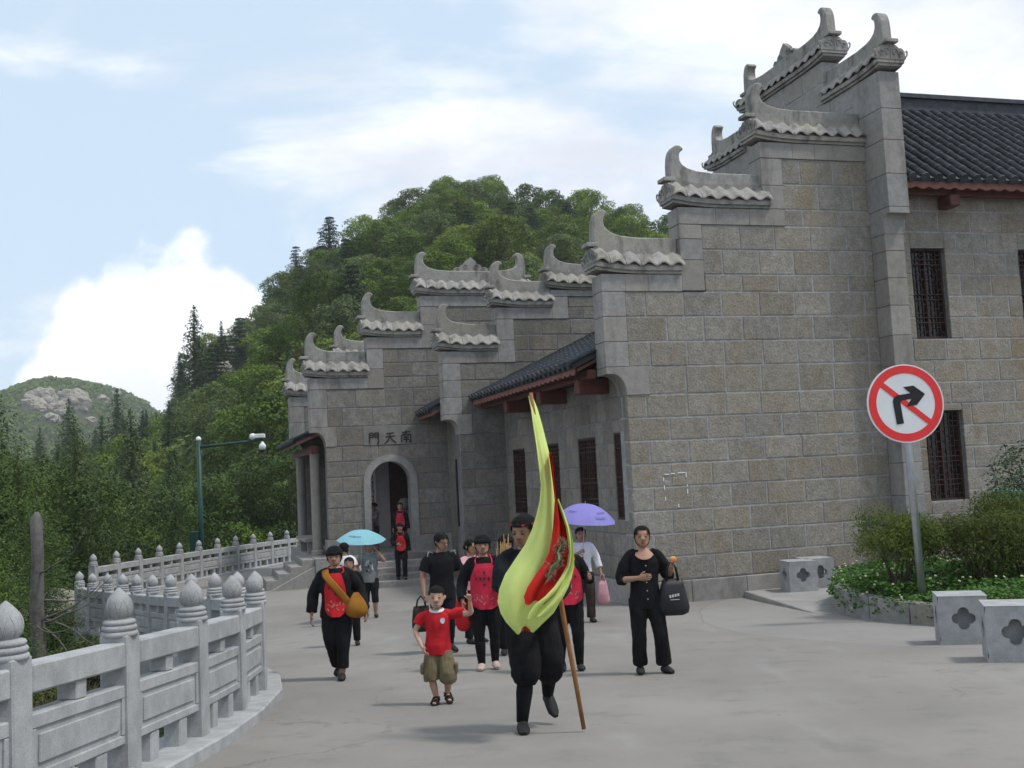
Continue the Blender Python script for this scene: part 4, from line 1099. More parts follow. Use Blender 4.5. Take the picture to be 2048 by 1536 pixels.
# single trees that stand out on the skyline
def at_r(r, y): return (r*y, y, terr(r*y, y)-.4)
place_tree('cedar_tree', HC[1], at_r(-.2885, 118), .95, 1.0, 'tall narrow dark cedar rising above its neighbours on the lower slope', None)
place_tree('pine_tree', HP[1], at_r(-.193, 146), .6, .4, 'dark layered pine on the skyline of the slope', None)
place_tree('pine_tree', HP[0], at_r(-.162, 147), .85, 2.4, 'broad dark pine on the shoulder of the ridge', None)
place_tree('broadleaf_tree', HB[2], at_r(-.052, 149), .6, 2.0, 'rounded tree at the top of the wooded hill', None)
# understory that fills the wood, and the far hillsides: nobody could count it
def clump_field(name, label, mt, n, sampler, size, per, spread, seed):
    rn = random.Random(seed); b = MB(); c = 0
    while c < n:
        p, sc = sampler(rn)
        if p is None: continue
        c += 1
        for _ in range(per):
            d = rvec(rn); d.z = abs(d.z); q = Vector(p)+Vector((d.x*spread*sc, d.y*spread*sc, d.z*spread*sc*.85))
            leaf(b, q, d*.6+rvec(rn)*.7+Vector((0,0,.3)), size*sc*rn.uniform(.6,1.3), rn, .65, bend=False)
    return tag(b.build(name, M[mt], fix=False), label, 'undergrowth', kind='stuff')
def samp_hill(rn):
    y = 46+rn.random()*112; r = rn.uniform(-.6, .21); x = r*y
    if blocked(x, y) or (y < 60 and x > edge_x(min(y,56))-1.5) or (r > .02 and y < 100): return None, 0
    return (x, y, terr(x, y)), rn.uniform(.7, 1.4)
clump_field('undergrowth', 'green undergrowth filling the gaps of the hillside wood', 'leaf_a', 3600, samp_hill, .42, 30, 1.3, 5)
clump_field('undergrowth', 'pale scrub scattered through the hillside wood', 'leaf_b', 700, samp_hill, .5, 22, 1.3, 6)
RK = [((-221.1,515.0,48.2),8.0,6.0),((-220.1,503.0,44.5),5.5,4.5),((-212.3,527.0,47.8),8.5,6.5),((-211.9,512.0,43.1),5,4),((-210.6,563.0,51.7),3.5,2.2),((-214.4,593.0,57.3),2.5,1.6),((-209.8,497.0,38.4),4,2.5),((-202.1,524.0,38.5),3,2)]      # exposed rock: centre, half width, half height
def rocky(x, y):
    return any(abs(x-p[0]) < sx*.95 and -14 < y-p[1] < 9 for p, sx, sz in RK)
def samp_far(rn):
    x = rn.gauss(-234, 52); y = rn.uniform(400, 622)
    if rocky(x, y): return None, 0
    z = terr(x, y)
    if z < 2: return None, 0
    return (x, y, z-.6), rn.uniform(.6, 1.5)
clump_field('undergrowth', 'low forest covering the distant rounded hill', 'leaf_a', 7500, samp_far, 1.35, 15, 2.2, 7)
def samp_mid(rn):
    r = rn.uniform(-.62, -.27); y = rn.uniform(150, 330); x = r*y
    return (x, y, terr(x, y)), rn.uniform(.7, 1.6)
clump_field('undergrowth', 'dark woodland of the valley below the distant hill', 'leaf_c', 2600, samp_mid, 1.2, 18, 3.4, 8)
rn = random.Random(91)
for i in range(26):     # conifers of the valley edge in front of the far hill
    r = rn.uniform(-.56, -.3); y = rn.uniform(150, 215); s = rn.uniform(.8, 1.25)
    place_tree('cedar_tree', HC[i % 3], (r*y, y, terr(r*y, y)-.3), s, rn.uniform(0, 6), 'dark cedar in the valley wood below the distant hill', 'cedars below the distant hill')
# rocks
def boulder(name, label, loc, sx, sy, sz, seed, group=None):
    bm = bmesh.new(); bmesh.ops.create_icosphere(bm, subdivisions=4, radius=1)
    for v in bm.verts:
        d = v.co.normalized(); k = 1+.35*mnoise.noise(d*1.6+Vector((seed, 0, 0)))+.2*abs(mnoise.noise(d*3.5+Vector((seed, 3, 0))))+.12*mnoise.noise(d*8+Vector((seed, 5, 0)))
        v.co = Vector((d.x*sx*k, d.y*sy*k, d.z*sz*k))
    me = bpy.data.meshes.new(name); bm.to_mesh(me); bm.free(); me.materials.append(M['rock'])
    return tag(link(name, me, None, loc), label, 'rock', group)
for i, (p, sx, sz) in enumerate(RK): boulder('rock_outcrop', 'pale rock face exposed on the distant rounded hill', p, sx, 4.5, sz, i*7.3, 'rock faces of the distant hill')
for i, (r, y, s) in enumerate(((-.243, 132, 1.7),(-.252,130,1.2),(-.262,112,1.1),(-.326,105,.9),(-.209,118,1.0))):
    x = r*y; boulder('rock_outcrop', 'pale rock outcrop showing between trees of the near hillside', (x, y, terr(x, y)+1.6), s, s*.8, s*1.5, 50+i*3.1, 'rocks on the near hillside')
# growth on the drop beside the balustrade
SH = [shrub(60, 1.0, 1.2, 2600, .1, 'leaf_s'), shrub(61, 1.1, 1.5, 3200, .09, 'leaf_n'), shrub(62, .9, 1.0, 2200, .09, 'leaf_c', asp=.3)]
NB = [broadleaf(80, H=6.5, R=2.6, nl=14, per=480, size=.13, mt='leaf_n', z0=.1), broadleaf(81, H=5.5, R=2.4, nl=13, per=480, size=.12, mt='leaf_a', z0=.1)]
NC = [cedar(83, H=7.5, R=1.9, rows=34, size=.1, mt='leaf_n', droop=.3, dens=62)]
def slope_growth():
    rn = random.Random(12); c = 0; pts = []
    for _ in range(1500):
        y = rn.uniform(6, 44); e = edge_x(y); d = .9+rn.random()**1.5*12; x = e-d
        if x/y < -.62 or x/y > -.2: continue
        sp = 1.2+d*.09
        if any((x-a)**2+(y-b)**2 < sp*sp for a, b in pts): continue
        pts.append((x, y)); i = rn.choice((0,1,1,2)); s = rn.uniform(.5,.85) if d < 3 else rn.uniform(.8,1.4)
        place_tree('slope_shrub', SH[i], (x, y, terr(x, y)-.1), s, rn.uniform(0,6), ('leafy green shrub on the slope outside the balustrade','bushy mid green shrub on the slope outside the balustrade','dark needled shrub on the slope outside the balustrade')[i],
                   'shrubs outside the balustrade %s' % ('one','two','three')[i], 'shrub', ('stems','foliage'))
        c += 1
        if c > 120: break
    for (r, y, k, s, zz) in ((-.475,17.5,'c',.5,0),(-.49,20,'c',.6,0),(-.52,15.5,'c',.45,0),(-.452,26,'c',.75,0),(-.445,30,'b',.8,0),(-.40,32,'c',.8,0),(-.42,36,'b',1.0,0),(-.435,23,'c',.62,0),(-.37,41,'b',1.0,0),(-.34,47,'p',1.0,0),(-.30,50,'b',1.1,0),(-.31,45,'c',.9,0),(-.25,53,'b',1.15,0),(-.225,52,'b',1.1,0),(-.47,31,'c',1.0,0),(-.385,48,'c',1.1,0),(-.275,49,'b',.95,0),(-.205,50,'b',.9,0)):
        x = r*y; pr = {'c': NC[0], 'b': NB[0], 'p': NB[1]}[k]
        place_tree({'c':'cedar_tree','b':'broadleaf_tree','p':'pale_leaved_tree'}[k], pr, (x, y, terr(x, y)-.3), s, y*1.7, {'c':'dark feathery cedar growing just below the balustrade','b':'dense green tree just behind the far balustrade','p':'light green tree on the slope beside the balustrade'}[k], {'c':'cedars below the balustrade','b':'trees behind the far balustrade','p':'light trees beside the balustrade'}[k])
slope_growth()
# dead trunk with bare branches, dry brush, boulders by the bend
def dead_tree():
    y = 19.0; x = -.437*y; z = terr(x, y); root = thing('dead_tree', 'grey dead tree stump with bare drooping branches below the balustrade', 'dead tree', (x, y, z))
    h = 1.3-z
    MB().tube([(0,0,-.3),(.05,0,h*.3),(.0,.02,h*.55),(.04,0,h*.8),(.01,.02,h),(.02,.03,h+.12)], [.16,.12,.125,.1,.105,.03], 9).build('trunk', M['deadwood'], root, smooth_=True)
    rn = random.Random(4)
    for k in range(7):
        p = Vector((0,0,h*rn.uniform(.4,.75))); d = Vector((rn.uniform(.3,1), rn.uniform(-.5,.3), rn.uniform(-.1,.5))); pts = [p]
        for j in range(6):
            d = (d+rvec(rn)*.3+Vector((0,0,-.12+.08*j))).normalized(); p = p+d*.24; pts.append(p)
        MB().tube(pts, [.022,.018,.015,.012,.01,.007,.004], 5).build('branch', M['deadwood'], root, smooth_=True)
dead_tree()
def brush(seed, R, H, n):
    rn = random.Random(seed); b = MB()
    for _ in range(n):
        a = rn.uniform(0, 6.28); p = Vector((rn.uniform(-.4,.4)*R, rn.uniform(-.4,.4)*R, 0)); d = Vector((cos(a)*.7, sin(a)*.7, rn.uniform(.4,1.1))).normalized(); pts = [p]
        for j in range(4): d = (d+rvec(rn)*.25).normalized(); p = p+d*H*.3; pts.append(p)
        b.tube(pts, [.008,.006,.005,.004,.002], 3)
    return b.mesh('twigs', M['dry'])
BR = brush(3, .9, 1.0, 130)
for i, (r, y, s) in enumerate(((-.40,15.2,1.0),(-.42,16.6,1.2),(-.375,16.4,.9),(-.44,14.2,1.0),(-.39,13.2,.8),(-.35,14.8,.7))):
    x = r*y; tag(link('dry_brush', BR, None, (x, y, terr(x, y)-.05), (0,0,i), s), 'tangled brown dry brush on the slope by the balustrade bend', 'dry brush', 'dry brush beside the bend')
for i, (r, y, s, dz) in enumerate(((-.425,12.6,.55,.1),(-.335,12.4,.45,.15),(-.41,14.0,.5,.1),(-.455,13.4,.6,.0))):
    x = r*y; boulder('boulder', 'weathered boulder on the slope below the balustrade', (x, y, terr(x, y)+dz), s, s*.8, s*.65, 20+i*5, 'boulders below the balustrade')
boulder('boulder', 'pale flat boulder at the turn between the two balustrades', (-11.1, 26.6, -1.0), .9, .8, .42, 90)
# ---- planter plants
def ground_cover():
    rn = random.Random(31); b = MB(); f = MB()
    def sp():
        a = rn.uniform(0, 2*pi); r = PR*sqrt(rn.random()); x = PC[0]+r*cos(a); y = PC[1]+r*sin(a); return x, y, r
    c = 0
    while c < 30000:
        x, y, r = sp()
        if x > 10.8 or y > 21.5: continue
        edge = r > PR-.35; h = .3*(.65+.5*mnoise.noise(Vector((x*1.4, y*1.4, 0))))+.06
        z = -1.1+lerp(.62, .46, r/PR) + h*(1-rn.random()**2)
        if edge and rn.random() < .28: r2 = PR+rn.uniform(-.05,.09); k = r2/r; x = PC[0]+(x-PC[0])*k; y = PC[1]+(y-PC[1])*k; z = -1.1+.5+rn.uniform(-.2,.12)*(.4+abs(mnoise.noise(Vector((x*2, y*2, 4))))*1.7)
        leaf(b, Vector((x, y, z)), Vector((0,0,1))+rvec(rn)*.75, rn.uniform(.045,.085), rn, .85, bend=False); c += 1
        if rn.random() < .012:
            q = Vector((x, y, z+.06)); 
            for k in range(3): leaf(f, q, Vector((0,-.4,1))+rvec(rn)*.6, .05, rn, .9, bend=False)
    tag(b.build('ground_cover', M['leaf_g'], fix=False), 'dense clover like ground cover filling the round planter', 'ground cover', kind='stuff')
    M['flower'] = mat('pale_flower', (.6,.52,.3), (.7,.66,.5), scale=20, trans=.2)
    tag(f.build('small_flowers', M['flower'], fix=False), 'tiny pale yellow flowers dotted over the ground cover', 'flowers', kind='stuff')
ground_cover()
PS = [shrub(70, .62, 1.35, 11000, .055, 'leaf_s', asp=.3, stems=9, shell=.35), shrub(71, .8, 1.2, 11000, .055, 'leaf_s', asp=.3, stems=10, shell=.35, flat=.8)]
for (x, y, k, s, rz, lb) in ((6.05,17.9,0,1.1,0,'rounded needle leaved shrub standing alone at the rim of the planter'),(6.6,18.7,0,1.0,2,'needle leaved shrub just behind the sign pole'),
        (7.35,17.8,1,1.15,1,'spreading needle leaved shrub with bare stems beside the sign pole'),(8.15,18.0,1,1.25,3,'large needle leaved shrub in the middle of the planter'),(8.6,18.6,1,1.4,5,'tall needle leaved shrub in front of the lower hall window'),(9.3,18.2,1,1.3,2,'wide needle leaved shrub at the planter heart')):
    place_tree('planter_shrub', PS[k], (x, y, -1.1+.58), s, rz, lb, None, 'shrub', ('stems','foliage'))
sp_ = pine(95, H=2.2, R=.7, size=.09)
place_tree('small_pine', sp_, (9.25, 19.6, -.55), 1.0, 0, 'young pine with upright needles behind the planter shrubs', None, 'tree')
M['teal'] = mat('teal_plastic', (.08,.3,.27), (.1,.34,.3), scale=3, rough=.5)
def teal_bin():
    root = thing('litter_bin', 'teal plastic litter bin standing behind the planter shrubs', 'bin', (9.75, 21.4, -.955), .2)
    b = MB(); b.loft([[(-.42*k,-.32*k,z),(.42*k,-.32*k,z),(.42*k,.32*k,z),(-.42*k,.32*k,z)] for z, k in ((0,.85),(1.75,1.0))]); b.build('body', M['teal'], root, bevel=.03)
    MB().cbox(-.46,.46,-.36,.36,1.752,1.86,.03).build('lid', M['teal'], root)
teal_bin()
# ================================================================== people
def cloth(name, c, c2=None, bump=.5, bscale=9, rough=.9, trans=0.0):
    c2 = c2 or tuple(q*.75 for q in c)
    m = mat(name, c, c2, scale=7, rough=rough, bump=bump, bscale=bscale, spec=.15, coords='obj', trans=trans); return m
M['skin'] = mat('skin', (.29,.155,.1), (.35,.2,.135), scale=12, rough=.55, spec=.35, coords='obj', sss=.12)
M['skin_kid'] = mat('skin_child', (.42,.25,.175), (.48,.3,.21), scale=12, rough=.55, spec=.35, coords='obj', sss=.12)
M['hair'] = mat('black_hair', (.005,.0045,.0045), (.011,.0095,.009), scale=30, rough=.75, bump=.5, bscale=60, coords='obj', spec=.12)
M['eye'] = mat('eye_dark', (.015,.01,.01), rough=.3); M['lip'] = mat('lip', (.25,.09,.075), rough=.5); M['teeth'] = mat('teeth', (.7,.68,.62), rough=.4)
M['black'] = cloth('black_cotton', (.006,.006,.007), (.011,.011,.013)); M['charcoal'] = cloth('dark_navy_cloth', (.009,.011,.016), (.014,.018,.025))
M['red'] = cloth('red_cotton', (.5,.022,.03), (.42,.015,.022)); M['crimson'] = cloth('pink_red_apron', (.52,.03,.065), (.42,.02,.05))
M['white'] = cloth('white_cotton', (.7,.71,.73)); M['grey_tee'] = cloth('grey_knit', (.2,.21,.21)); M['pink'] = cloth('pink_shirt', (.65,.36,.4))
M['khaki'] = cloth('khaki_cotton', (.17,.14,.085), (.125,.1,.06)); M['mustard'] = cloth('mustard_cloth', (.3,.135,.02), (.23,.1,.015))
M['check'] = cloth('grey_check', (.2,.19,.2), (.05,.05,.06)); M['brown'] = cloth('dark_brown_cloth', (.04,.03,.025)); M['leather'] = mat('black_leather', (.01,.01,.011), (.02,.02,.022), rough=.5, bump=.15, coords='obj')
M['shoe'] = mat('black_shoe', (.009,.009,.01), (.018,.018,.018), rough=.7, coords='obj'); M['sole'] = mat('grey_sole', (.12,.12,.12), rough=.8)
M['beige'] = cloth('beige_cloth', (.5,.38,.33)); M['silver'] = mat('silver_print', (.5,.5,.52), rough=.5); M['gold'] = mat('gold_print', (.4,.26,.2), (.16,.12,.1), scale=40, rough=.7)
PENDING = []
J0 = {'pel':(0,0,.52),'ch':(0,0,.70),'nk':(0,.008,.835),'shl':(-.1,.005,.8),'shr':(.1,.005,.8),'ell':(-.14,.02,.63),'elr':(.14,.02,.63),
      'wrl':(-.145,-.03,.48),'wrr':(.145,-.03,.48),'hil':(-.052,0,.505),'hir':(.052,0,.505),'knl':(-.057,-.012,.28),'knr':(.057,-.012,.28),'anl':(-.058,.012,.045),'anr':(.058,.012,.045),
      'tol':(-.07,-.1,.02),'tor':(.07,-.1,.02)}
HEAD = [(0,.13,-.40,-.16),(.06,.22,-.455,-.04),(.16,.30,-.455,.14),(.28,.345,-.44,.33),(.4,.365,-.445,.44),(.5,.378,-.44,.485),(.6,.385,-.435,.5),(.72,.375,-.40,.485),(.83,.33,-.325,.43),(.92,.24,-.21,.33),(.98,.13,-.08,.2),(1.0,.04,.03,.1)]
def head_rings(scale=1.0, n=20, off=0.0):
    rings = []
    for z, w, f, b in HEAD:
        c = (f+b)/2; d = (b-f)/2; r = []
        for k in range(n):
            a = 2*pi*k/n; e = .92
            r.append(Vector(((w+off)*math.copysign(abs(cos(a))**e, cos(a)), c+(d+off)*math.copysign(abs(sin(a))**e, sin(a)), z+off*(z-.5)*1.6)))
        rings.append(r)
    return rings
def ellipsoid(b, c, rx, ry, rz, m=0, n=10, k=7):
    rings = []
    for i in range(k):
        t = pi*(i+.15)/(k-.7); rings.append([(c[0]+rx*sin(t)*cos(2*pi*j/n), c[1]+ry*sin(t)*sin(2*pi*j/n), c[2]-rz*cos(t)) for j in range(n)])
    b.loft(rings, m=m)
def hand_geo(b, wrist, d, palm, s, curl=.35, m=0, thumb_side=1, point=False):
    """palm plate, four unequal bent fingers and a thumb leaving the side; d = forearm direction, palm = palm normal"""
    d = Vector(d).normalized(); n = Vector(palm); n = (n-d*n.dot(d)).normalized(); x = d.cross(n).normalized()*thumb_side; w = Vector(wrist)
    rings = []
    for t, hw, th in ((-.02,.026,.02),(.02,.03,.018),(.05,.038,.016),(.085,.04,.013),(.1,.037,.011)):
        c = w+d*t*s*1.0
        rings.append([c+x*hw*s*cos(2*pi*k/10)+n*th*s*sin(2*pi*k/10) for k in range(10)])
    b.loft(rings, m=m)
    for i, (o, L) in enumerate(((.028,.066),(.0095,.075),(-.0095,.07),(-.027,.055))):
        p = w+d*.094*s+x*o*s; dd = d.copy(); pts = [p-d*.01*s]; a = 0
        for j, q in enumerate((.45,.32,.23)):
            cu = curl*(0.12 if (point and i == 0) else (1 if not point else 2.6))
            a += cu*(.9+.25*j); dd = d*cos(a)+n*sin(a); p = p+dd*L*q*s; pts.append(p)
        b.tube(pts, [.0088*s,.0085*s,.0078*s,.006*s], 7, m)
    p = w+d*.025*s+x*.026*s; t1 = (d*.6+x*.75+n*.35).normalized(); p2 = p+t1*.04*s; t2 = (d*.85+x*.3+n*.45).normalized(); p3 = p2+t2*.03*s
    b.tube([p-t1*.012*s, p, p2, p3], [.011*s,.0115*s,.0095*s,.007*s], 7, m)
def torso_rings(b, tr, J, n=18, m=0, zs=None):
    rings = []
    for z, rx, ry in tr:
        if zs: z = zs(z)
        c = spine(J, z); rings.append([(c.x+rx*cos(2*pi*k/n), c.y+ry*math.copysign(abs(sin(2*pi*k/n))**.9, sin(2*pi*k/n)), z) for k in range(n)])
    b.loft(rings, m=m)
def spine(J, z):
    P, Cc, Nn = J['pel'], J['ch'], J['nk']
    if z < Cc.z: t = (z-P.z)/(Cc.z-P.z); t = max(t, -.6); return Vector((lerp(P.x, Cc.x, max(t,0)), lerp(P.y, Cc.y, max(t,0)), z))
    t = min(1.2, (z-Cc.z)/(Nn.z-Cc.z)); return Vector((lerp(Cc.x, Nn.x, t), lerp(Cc.y, Nn.y, t), z))
def bent(p0, p1, p2, rs, b, seg=10, m=0, flat=1.0):
    p0, p1, p2 = Vector(p0), Vector(p1), Vector(p2)
    pts = [p0, p0.lerp(p1, .5), p0.lerp(p1, .85), p1.lerp((p0+p2)/2, .06), p1.lerp(p2, .15), p1.lerp(p2, .5), p2]
    b.tube(pts, rs, seg, m, flat)
def person(label, loc, H, rz=0.0, pose=None, look=(0,0,0), skin='skin', hair='short', top='black', sleeve=.95, slv_r=1.0, hem=.45, bottom='black', leg_end=.05, leg_r=1.0, leg_prof=None,
           shoes='shoe', vox=.011, stout=1.0, socks=None, smile=False, neckline=None, detail=True, grip=('relax','relax'), headgear=None, collar=None, legging=None):
    root = thing('person', label, 'person', loc, rz, None)
    J = {k: Vector(v)*H for k, v in J0.items()}
    for k, v in (pose or {}).items(): J[k] = Vector(v)*H
    h = H; nz = J['nk'].z/h
    zs = lambda z: z if z < .6*h else .6*h+(z-.6*h)*(nz-.6)/(.835-.6)
    # --- body
    b = MB()
    torso_rings(b, [(z*h, rx*h*stout, ry*h*stout) for z, rx, ry in ((.46,.06,.05),(.5,.088,.06),(.56,.082,.056),(.62,.074,.052),(.7,.085,.06),(.76,.086,.056),(.79,.062,.044),(.825,.036,.034))], J, zs=zs)
    hd = h*(.132 if skin != 'skin_kid' else .178); Nn = J['nk']
    Rh = Matrix.Rotation(look[0], 3, 'Z') @ Matrix.Rotation(look[1], 3, 'X') @ Matrix.Rotation(look[2], 3, 'Y')
    hc = Nn + Vector((0, -.006*h, h*.012)); 
    def HP_(v): v = Vector(v); return hc + Rh @ Vector((v.x*hd, (v.y+.02)*hd, v.z*hd*1.0))
    b.tube([Vector((J['ch'].x, J['ch'].y, h*.775)).lerp(Nn, .3), Nn, HP_((0,.08,.28))], [.045*h,.033*h,.031*h], 12)
    b.loft([[HP_(p) for p in r] for r in head_rings()])
    b.loft([[HP_(p) for p in ring] for ring in ([(-.05,-.43,.58),(.05,-.43,.58),(.05,-.4,.58),(-.05,-.4,.58)],[(-.075,-.5,.46),(.075,-.5,.46),(.09,-.4,.46),(-.09,-.4,.46)],[(-.115,-.545,.36),(.115,-.545,.36),(.13,-.4,.36),(-.13,-.4,.36)],[(-.07,-.5,.31),(.07,-.5,.31),(.08,-.4,.31),(-.08,-.4,.31)])])
    for s in (-1, 1): b.tube([HP_((s*.39,.04,.36)),HP_((s*.425,.06,.46)),HP_((s*.425,.08,.56))], [.03*hd,.06*hd,.04*hd], 8)
    for s in ('l','r'):
        bent(J['sh'+s]*.97+Vector((0,0,-.006*h)), J['el'+s], J['wr'+s], [q*h for q in (.022,.027,.025,.024,.025,.021,.016)], b)
        bent(J['hi'+s], J['kn'+s], J['an'+s], [q*h for q in (.052,.049,.038,.034,.034,.034,.022)], b)
        a, t = J['an'+s], J['to'+s]; heel = a+(a-t).normalized()*.02*h; heel.z = max(.016*h, a.z-.026*h)
        b.tube([heel, a.lerp(t,.2)+Vector((0,0,-.012*h)), a.lerp(t,.65)+Vector((0,0,-.004*h)), t], [(.02*h,.018*h),(.023*h,.024*h),(.027*h,.017*h),(.018*h,.01*h)], 10)
    ex = MB()    # hands and the features of the face, joined to the skin surface
    for i, s in enumerate(('l','r')):
        d = (J['wr'+s]-J['el'+s]); sg = -1 if s == 'l' else 1; g = grip[i]
        if g == 'none': continue
        pn = {'relax': Vector((-sg*.9, .1, 0)), 'up': Vector((0,-.4,1)), 'in': Vector((-sg, 0, 0)), 'fwd': Vector((0,-1,.1)), 'point': Vector((-sg*.5,-.8,0)), 'hold': Vector((-sg*.6,-.5,.5)), 'fist': Vector((-sg*.8,-.2,0))}[g]
        th = -sg if g in ('relax','in','fist','hold') else sg
        dd = d.normalized(); nn_ = (pn-dd*pn.dot(dd)).normalized(); xx = dd.cross(nn_)
        want = Vector((0,-1,.3)) if g in ('relax','fist','in','hold') else Vector((-sg,0,0)); th = 1 if xx.dot(want) > 0 else -1
        hand_geo(ex, J['wr'+s], d, pn, h/1.68*(1.0), {'relax':.38,'up':.3,'in':.4,'fwd':.12,'point':.4,'hold':.75,'fist':1.15}[g], 0, th, g == 'point')
    if detail:
        for s in (-1, 1):
            ex.loft([[HP_((s*.155+.075*cos(a)*k, y, .5+.026*sin(a)*k)) for a in [2*pi*q/10 for q in range(10)]] for y, k in ((-.425,1),(-.452,.85))], m=1)
            ex.tube([HP_((s*.06,-.455,.585)),HP_((s*.16,-.452,.612)),HP_((s*.26,-.415,.59))], [q*hd*(1 if skin != 'skin_kid' else .6) for q in (.009,.014,.008)], 5, m=1)
        if smile and skin == 'skin_kid': ex.loft([[HP_((.1*cos(a)*k, y, .2+.022*sin(a)*k)) for a in [2*pi*q/12 for q in range(12)]] for y, k in ((-.44,1.2),(-.478,1))], m=3)
        ex.tube([HP_((-.13,-.452,.215)),HP_((-.05,-.487,.212 if not smile else .232)),HP_((.05,-.487,.212 if not smile else .232)),HP_((.13,-.452,.215))], [.008*hd,.02*hd,.02*hd,.008*hd], 5, m=2)
        ex.tube([HP_((-.1,-.45,.165)),HP_((0,-.485,.155)),HP_((.1,-.45,.165))], [.008*hd,.022*hd,.008*hd], 5, m=2)
    body = pend(b, 'body', [M[skin], M['eye'], M['lip'], M['teeth']], root, vox if vox > .008 else .008, 3, ex)
    # --- hair
    def shell(mt, name, off, hl, par, squash=1.0, jitter=0.0):
        rg = head_rings(n=28, off=off); sb = MB(); n = 28
        vs_ = [HP_(p) for r in rg for p in r]; f = []
        for a in range(len(rg)-1):
            for i in range(n):
                j = (i+1) % n; zc = (HEAD[a][0]+HEAD[a+1][0])/2; ang = 2*pi*(i+.5)/n; fr = -sin(ang)      # fr=1 is the face
                lim = hl(fr) + jitter*sin(i*5.1)
                if zc > lim: f.append((a*n+i, a*n+j, (a+1)*n+j, (a+1)*n+i))
        f.append(tuple((len(rg)-1)*n+i for i in range(n)))
        sb.add(vs_, f); o = sb.build(name, M[mt], par, smooth_=True, fix=False); return o
    if hair == 'short': hr = shell('hair', 'hair', .055, lambda f: .74 if f > .7 else (.56 if f > .35 else (.4 if f > .1 else (.28 if f > -.4 else .12))), root, jitter=.07)
    elif hair == 'kid': hr = shell('hair', 'hair', .03, lambda f: .74 if f > .55 else (.6 if f > .0 else .38), root, jitter=.03)
    elif hair in ('tied', 'bun'):
        hr = shell('hair', 'hair', .038, lambda f: .8 if f > .78 else (.64 if f > .5 else (.5 if f > .15 else (.3 if f > -.2 else .08))), root)
        bb = MB(); c = HP_((0,.58,.36)); ellipsoid(bb, c, .17*hd, .15*hd, .2*hd); bb.build('hair_bun', M['hair'], hr, smooth_=True)
    if headgear == 'wrap':
        hg = shell('black', 'head_cloth', .085, lambda f: .58 if f > .5 else (.5 if f > 0 else .3), root)
        band = MB(); rr = []
        for k in range(25):
            a = 2*pi*k/24; rr.append([HP_((x_*cos(a), .03+y_*sin(a), z_)) for x_, y_, z_ in ((.43,.5,.57),(.485,.56,.6),(.505,.585,.68),(.485,.565,.77),(.42,.5,.8))])
        band.loft(rr, caps=False, closed=True); band.build('head_band', M['black'], hg, smooth_=True)
    elif headgear == 'redband':
        hr.data = hr.data
        band = MB(); rr = []
        for k in range(25):
            a = 2*pi*k/24; rr.append([HP_((x_*cos(a), .03+y_*sin(a), z_-.07*sin(a))) for x_, y_, z_ in ((.40,.5,.68),(.42,.515,.7),(.42,.515,.74),(.39,.5,.77))])
        band.loft(rr, caps=False, closed=True); band.build('head_band', M['charcoal'], root, smooth_=True)
        kk = MB(); ellipsoid(kk, HP_((.2,-.40,.78)), .06*hd,.04*hd,.05*hd); ellipsoid(kk, HP_((.43,-.1,.74)), .04*hd,.07*hd,.05*hd); ellipsoid(kk, HP_((-.3,-.34,.78)), .05*hd,.04*hd,.04*hd); kk.build('band_pompoms', M['red'], root, smooth_=True)
    # --- trousers
    t = MB(); w = stout
    torso_rings(t, [(.475*h,.08*h*w,.064*h*w),(.52*h,.093*h*w,.068*h*w),(.58*h,.084*h*w,.06*h*w),(.6*h,.08*h*w,.056*h*w)], J)
    for s in ('l','r'):
        a, k, e = J['hi'+s], J['kn'+s], J['an'+s]
        zf = leg_end; lp = leg_prof or (.064,.06,.05,.046,.045,.043,.042)
        e2 = k.lerp(e, min(1.0, max(.05, (k.z-zf*h)/max(1e-4, k.z-e.z)))) if zf < k.z/h-.01 else a.lerp(k, .96)
        if zf < k.z/h-.01: bent(a, k, e2, [q*h*leg_r for q in lp], t, 12)
        else: t.tube([a, a.lerp(k,.5), e2], [q*h*leg_r for q in (lp[0], lp[1], lp[2])], 12)
    pend(t, 'trousers', [M[bottom]], root, vox, 3)
    # --- top
    u = MB()
    tr = [(hem,.106,.076),(.5,.105,.074),(.56,.097,.068),(.62,.094,.066),(.68,.1,.07),(.74,.104,.07),(.775,.094,.062),(.8,.072,.052),(.824,.046,.041)]
    tr = [(max(z, hem), rx, ry) for z, rx, ry in tr if z >= hem or z == hem]
    torso_rings(u, [(z*h, rx*h*w, ry*h*w) for z, rx, ry in tr], J, zs=zs)
    for s in ('l','r'):
        a, e, q = J['sh'+s], J['el'+s], J['wr'+s]
        ia = a.lerp(Vector((0, a.y, a.z+.02*h)), .5)
        if sleeve <= .5:
            p = a.lerp(e, sleeve*2); u.tube([ia, a.lerp(ia,.3)+Vector((0,0,-.012*h)), a+Vector((0,0,-.022*h)), a.lerp(p,.55), p], [.026*h,.036*h,.04*h*slv_r,.041*h*slv_r,.042*h*slv_r], 12)
        else:
            p = e.lerp(q, (sleeve-.5)*2); u.tube([ia, a.lerp(ia,.3)+Vector((0,0,-.012*h)), a+Vector((0,0,-.022*h)), a.lerp(e,.5), e.lerp(a,.12), e.lerp(p,.2), p], [.026*h,.035*h,.038*h,.038*h*slv_r,.036*h*slv_r,.035*h*slv_r,.034*h*slv_r], 12)
    topo = pend(u, 'shirt' if sleeve <= .5 else 'jacket', [M[top]], root, vox, 4)
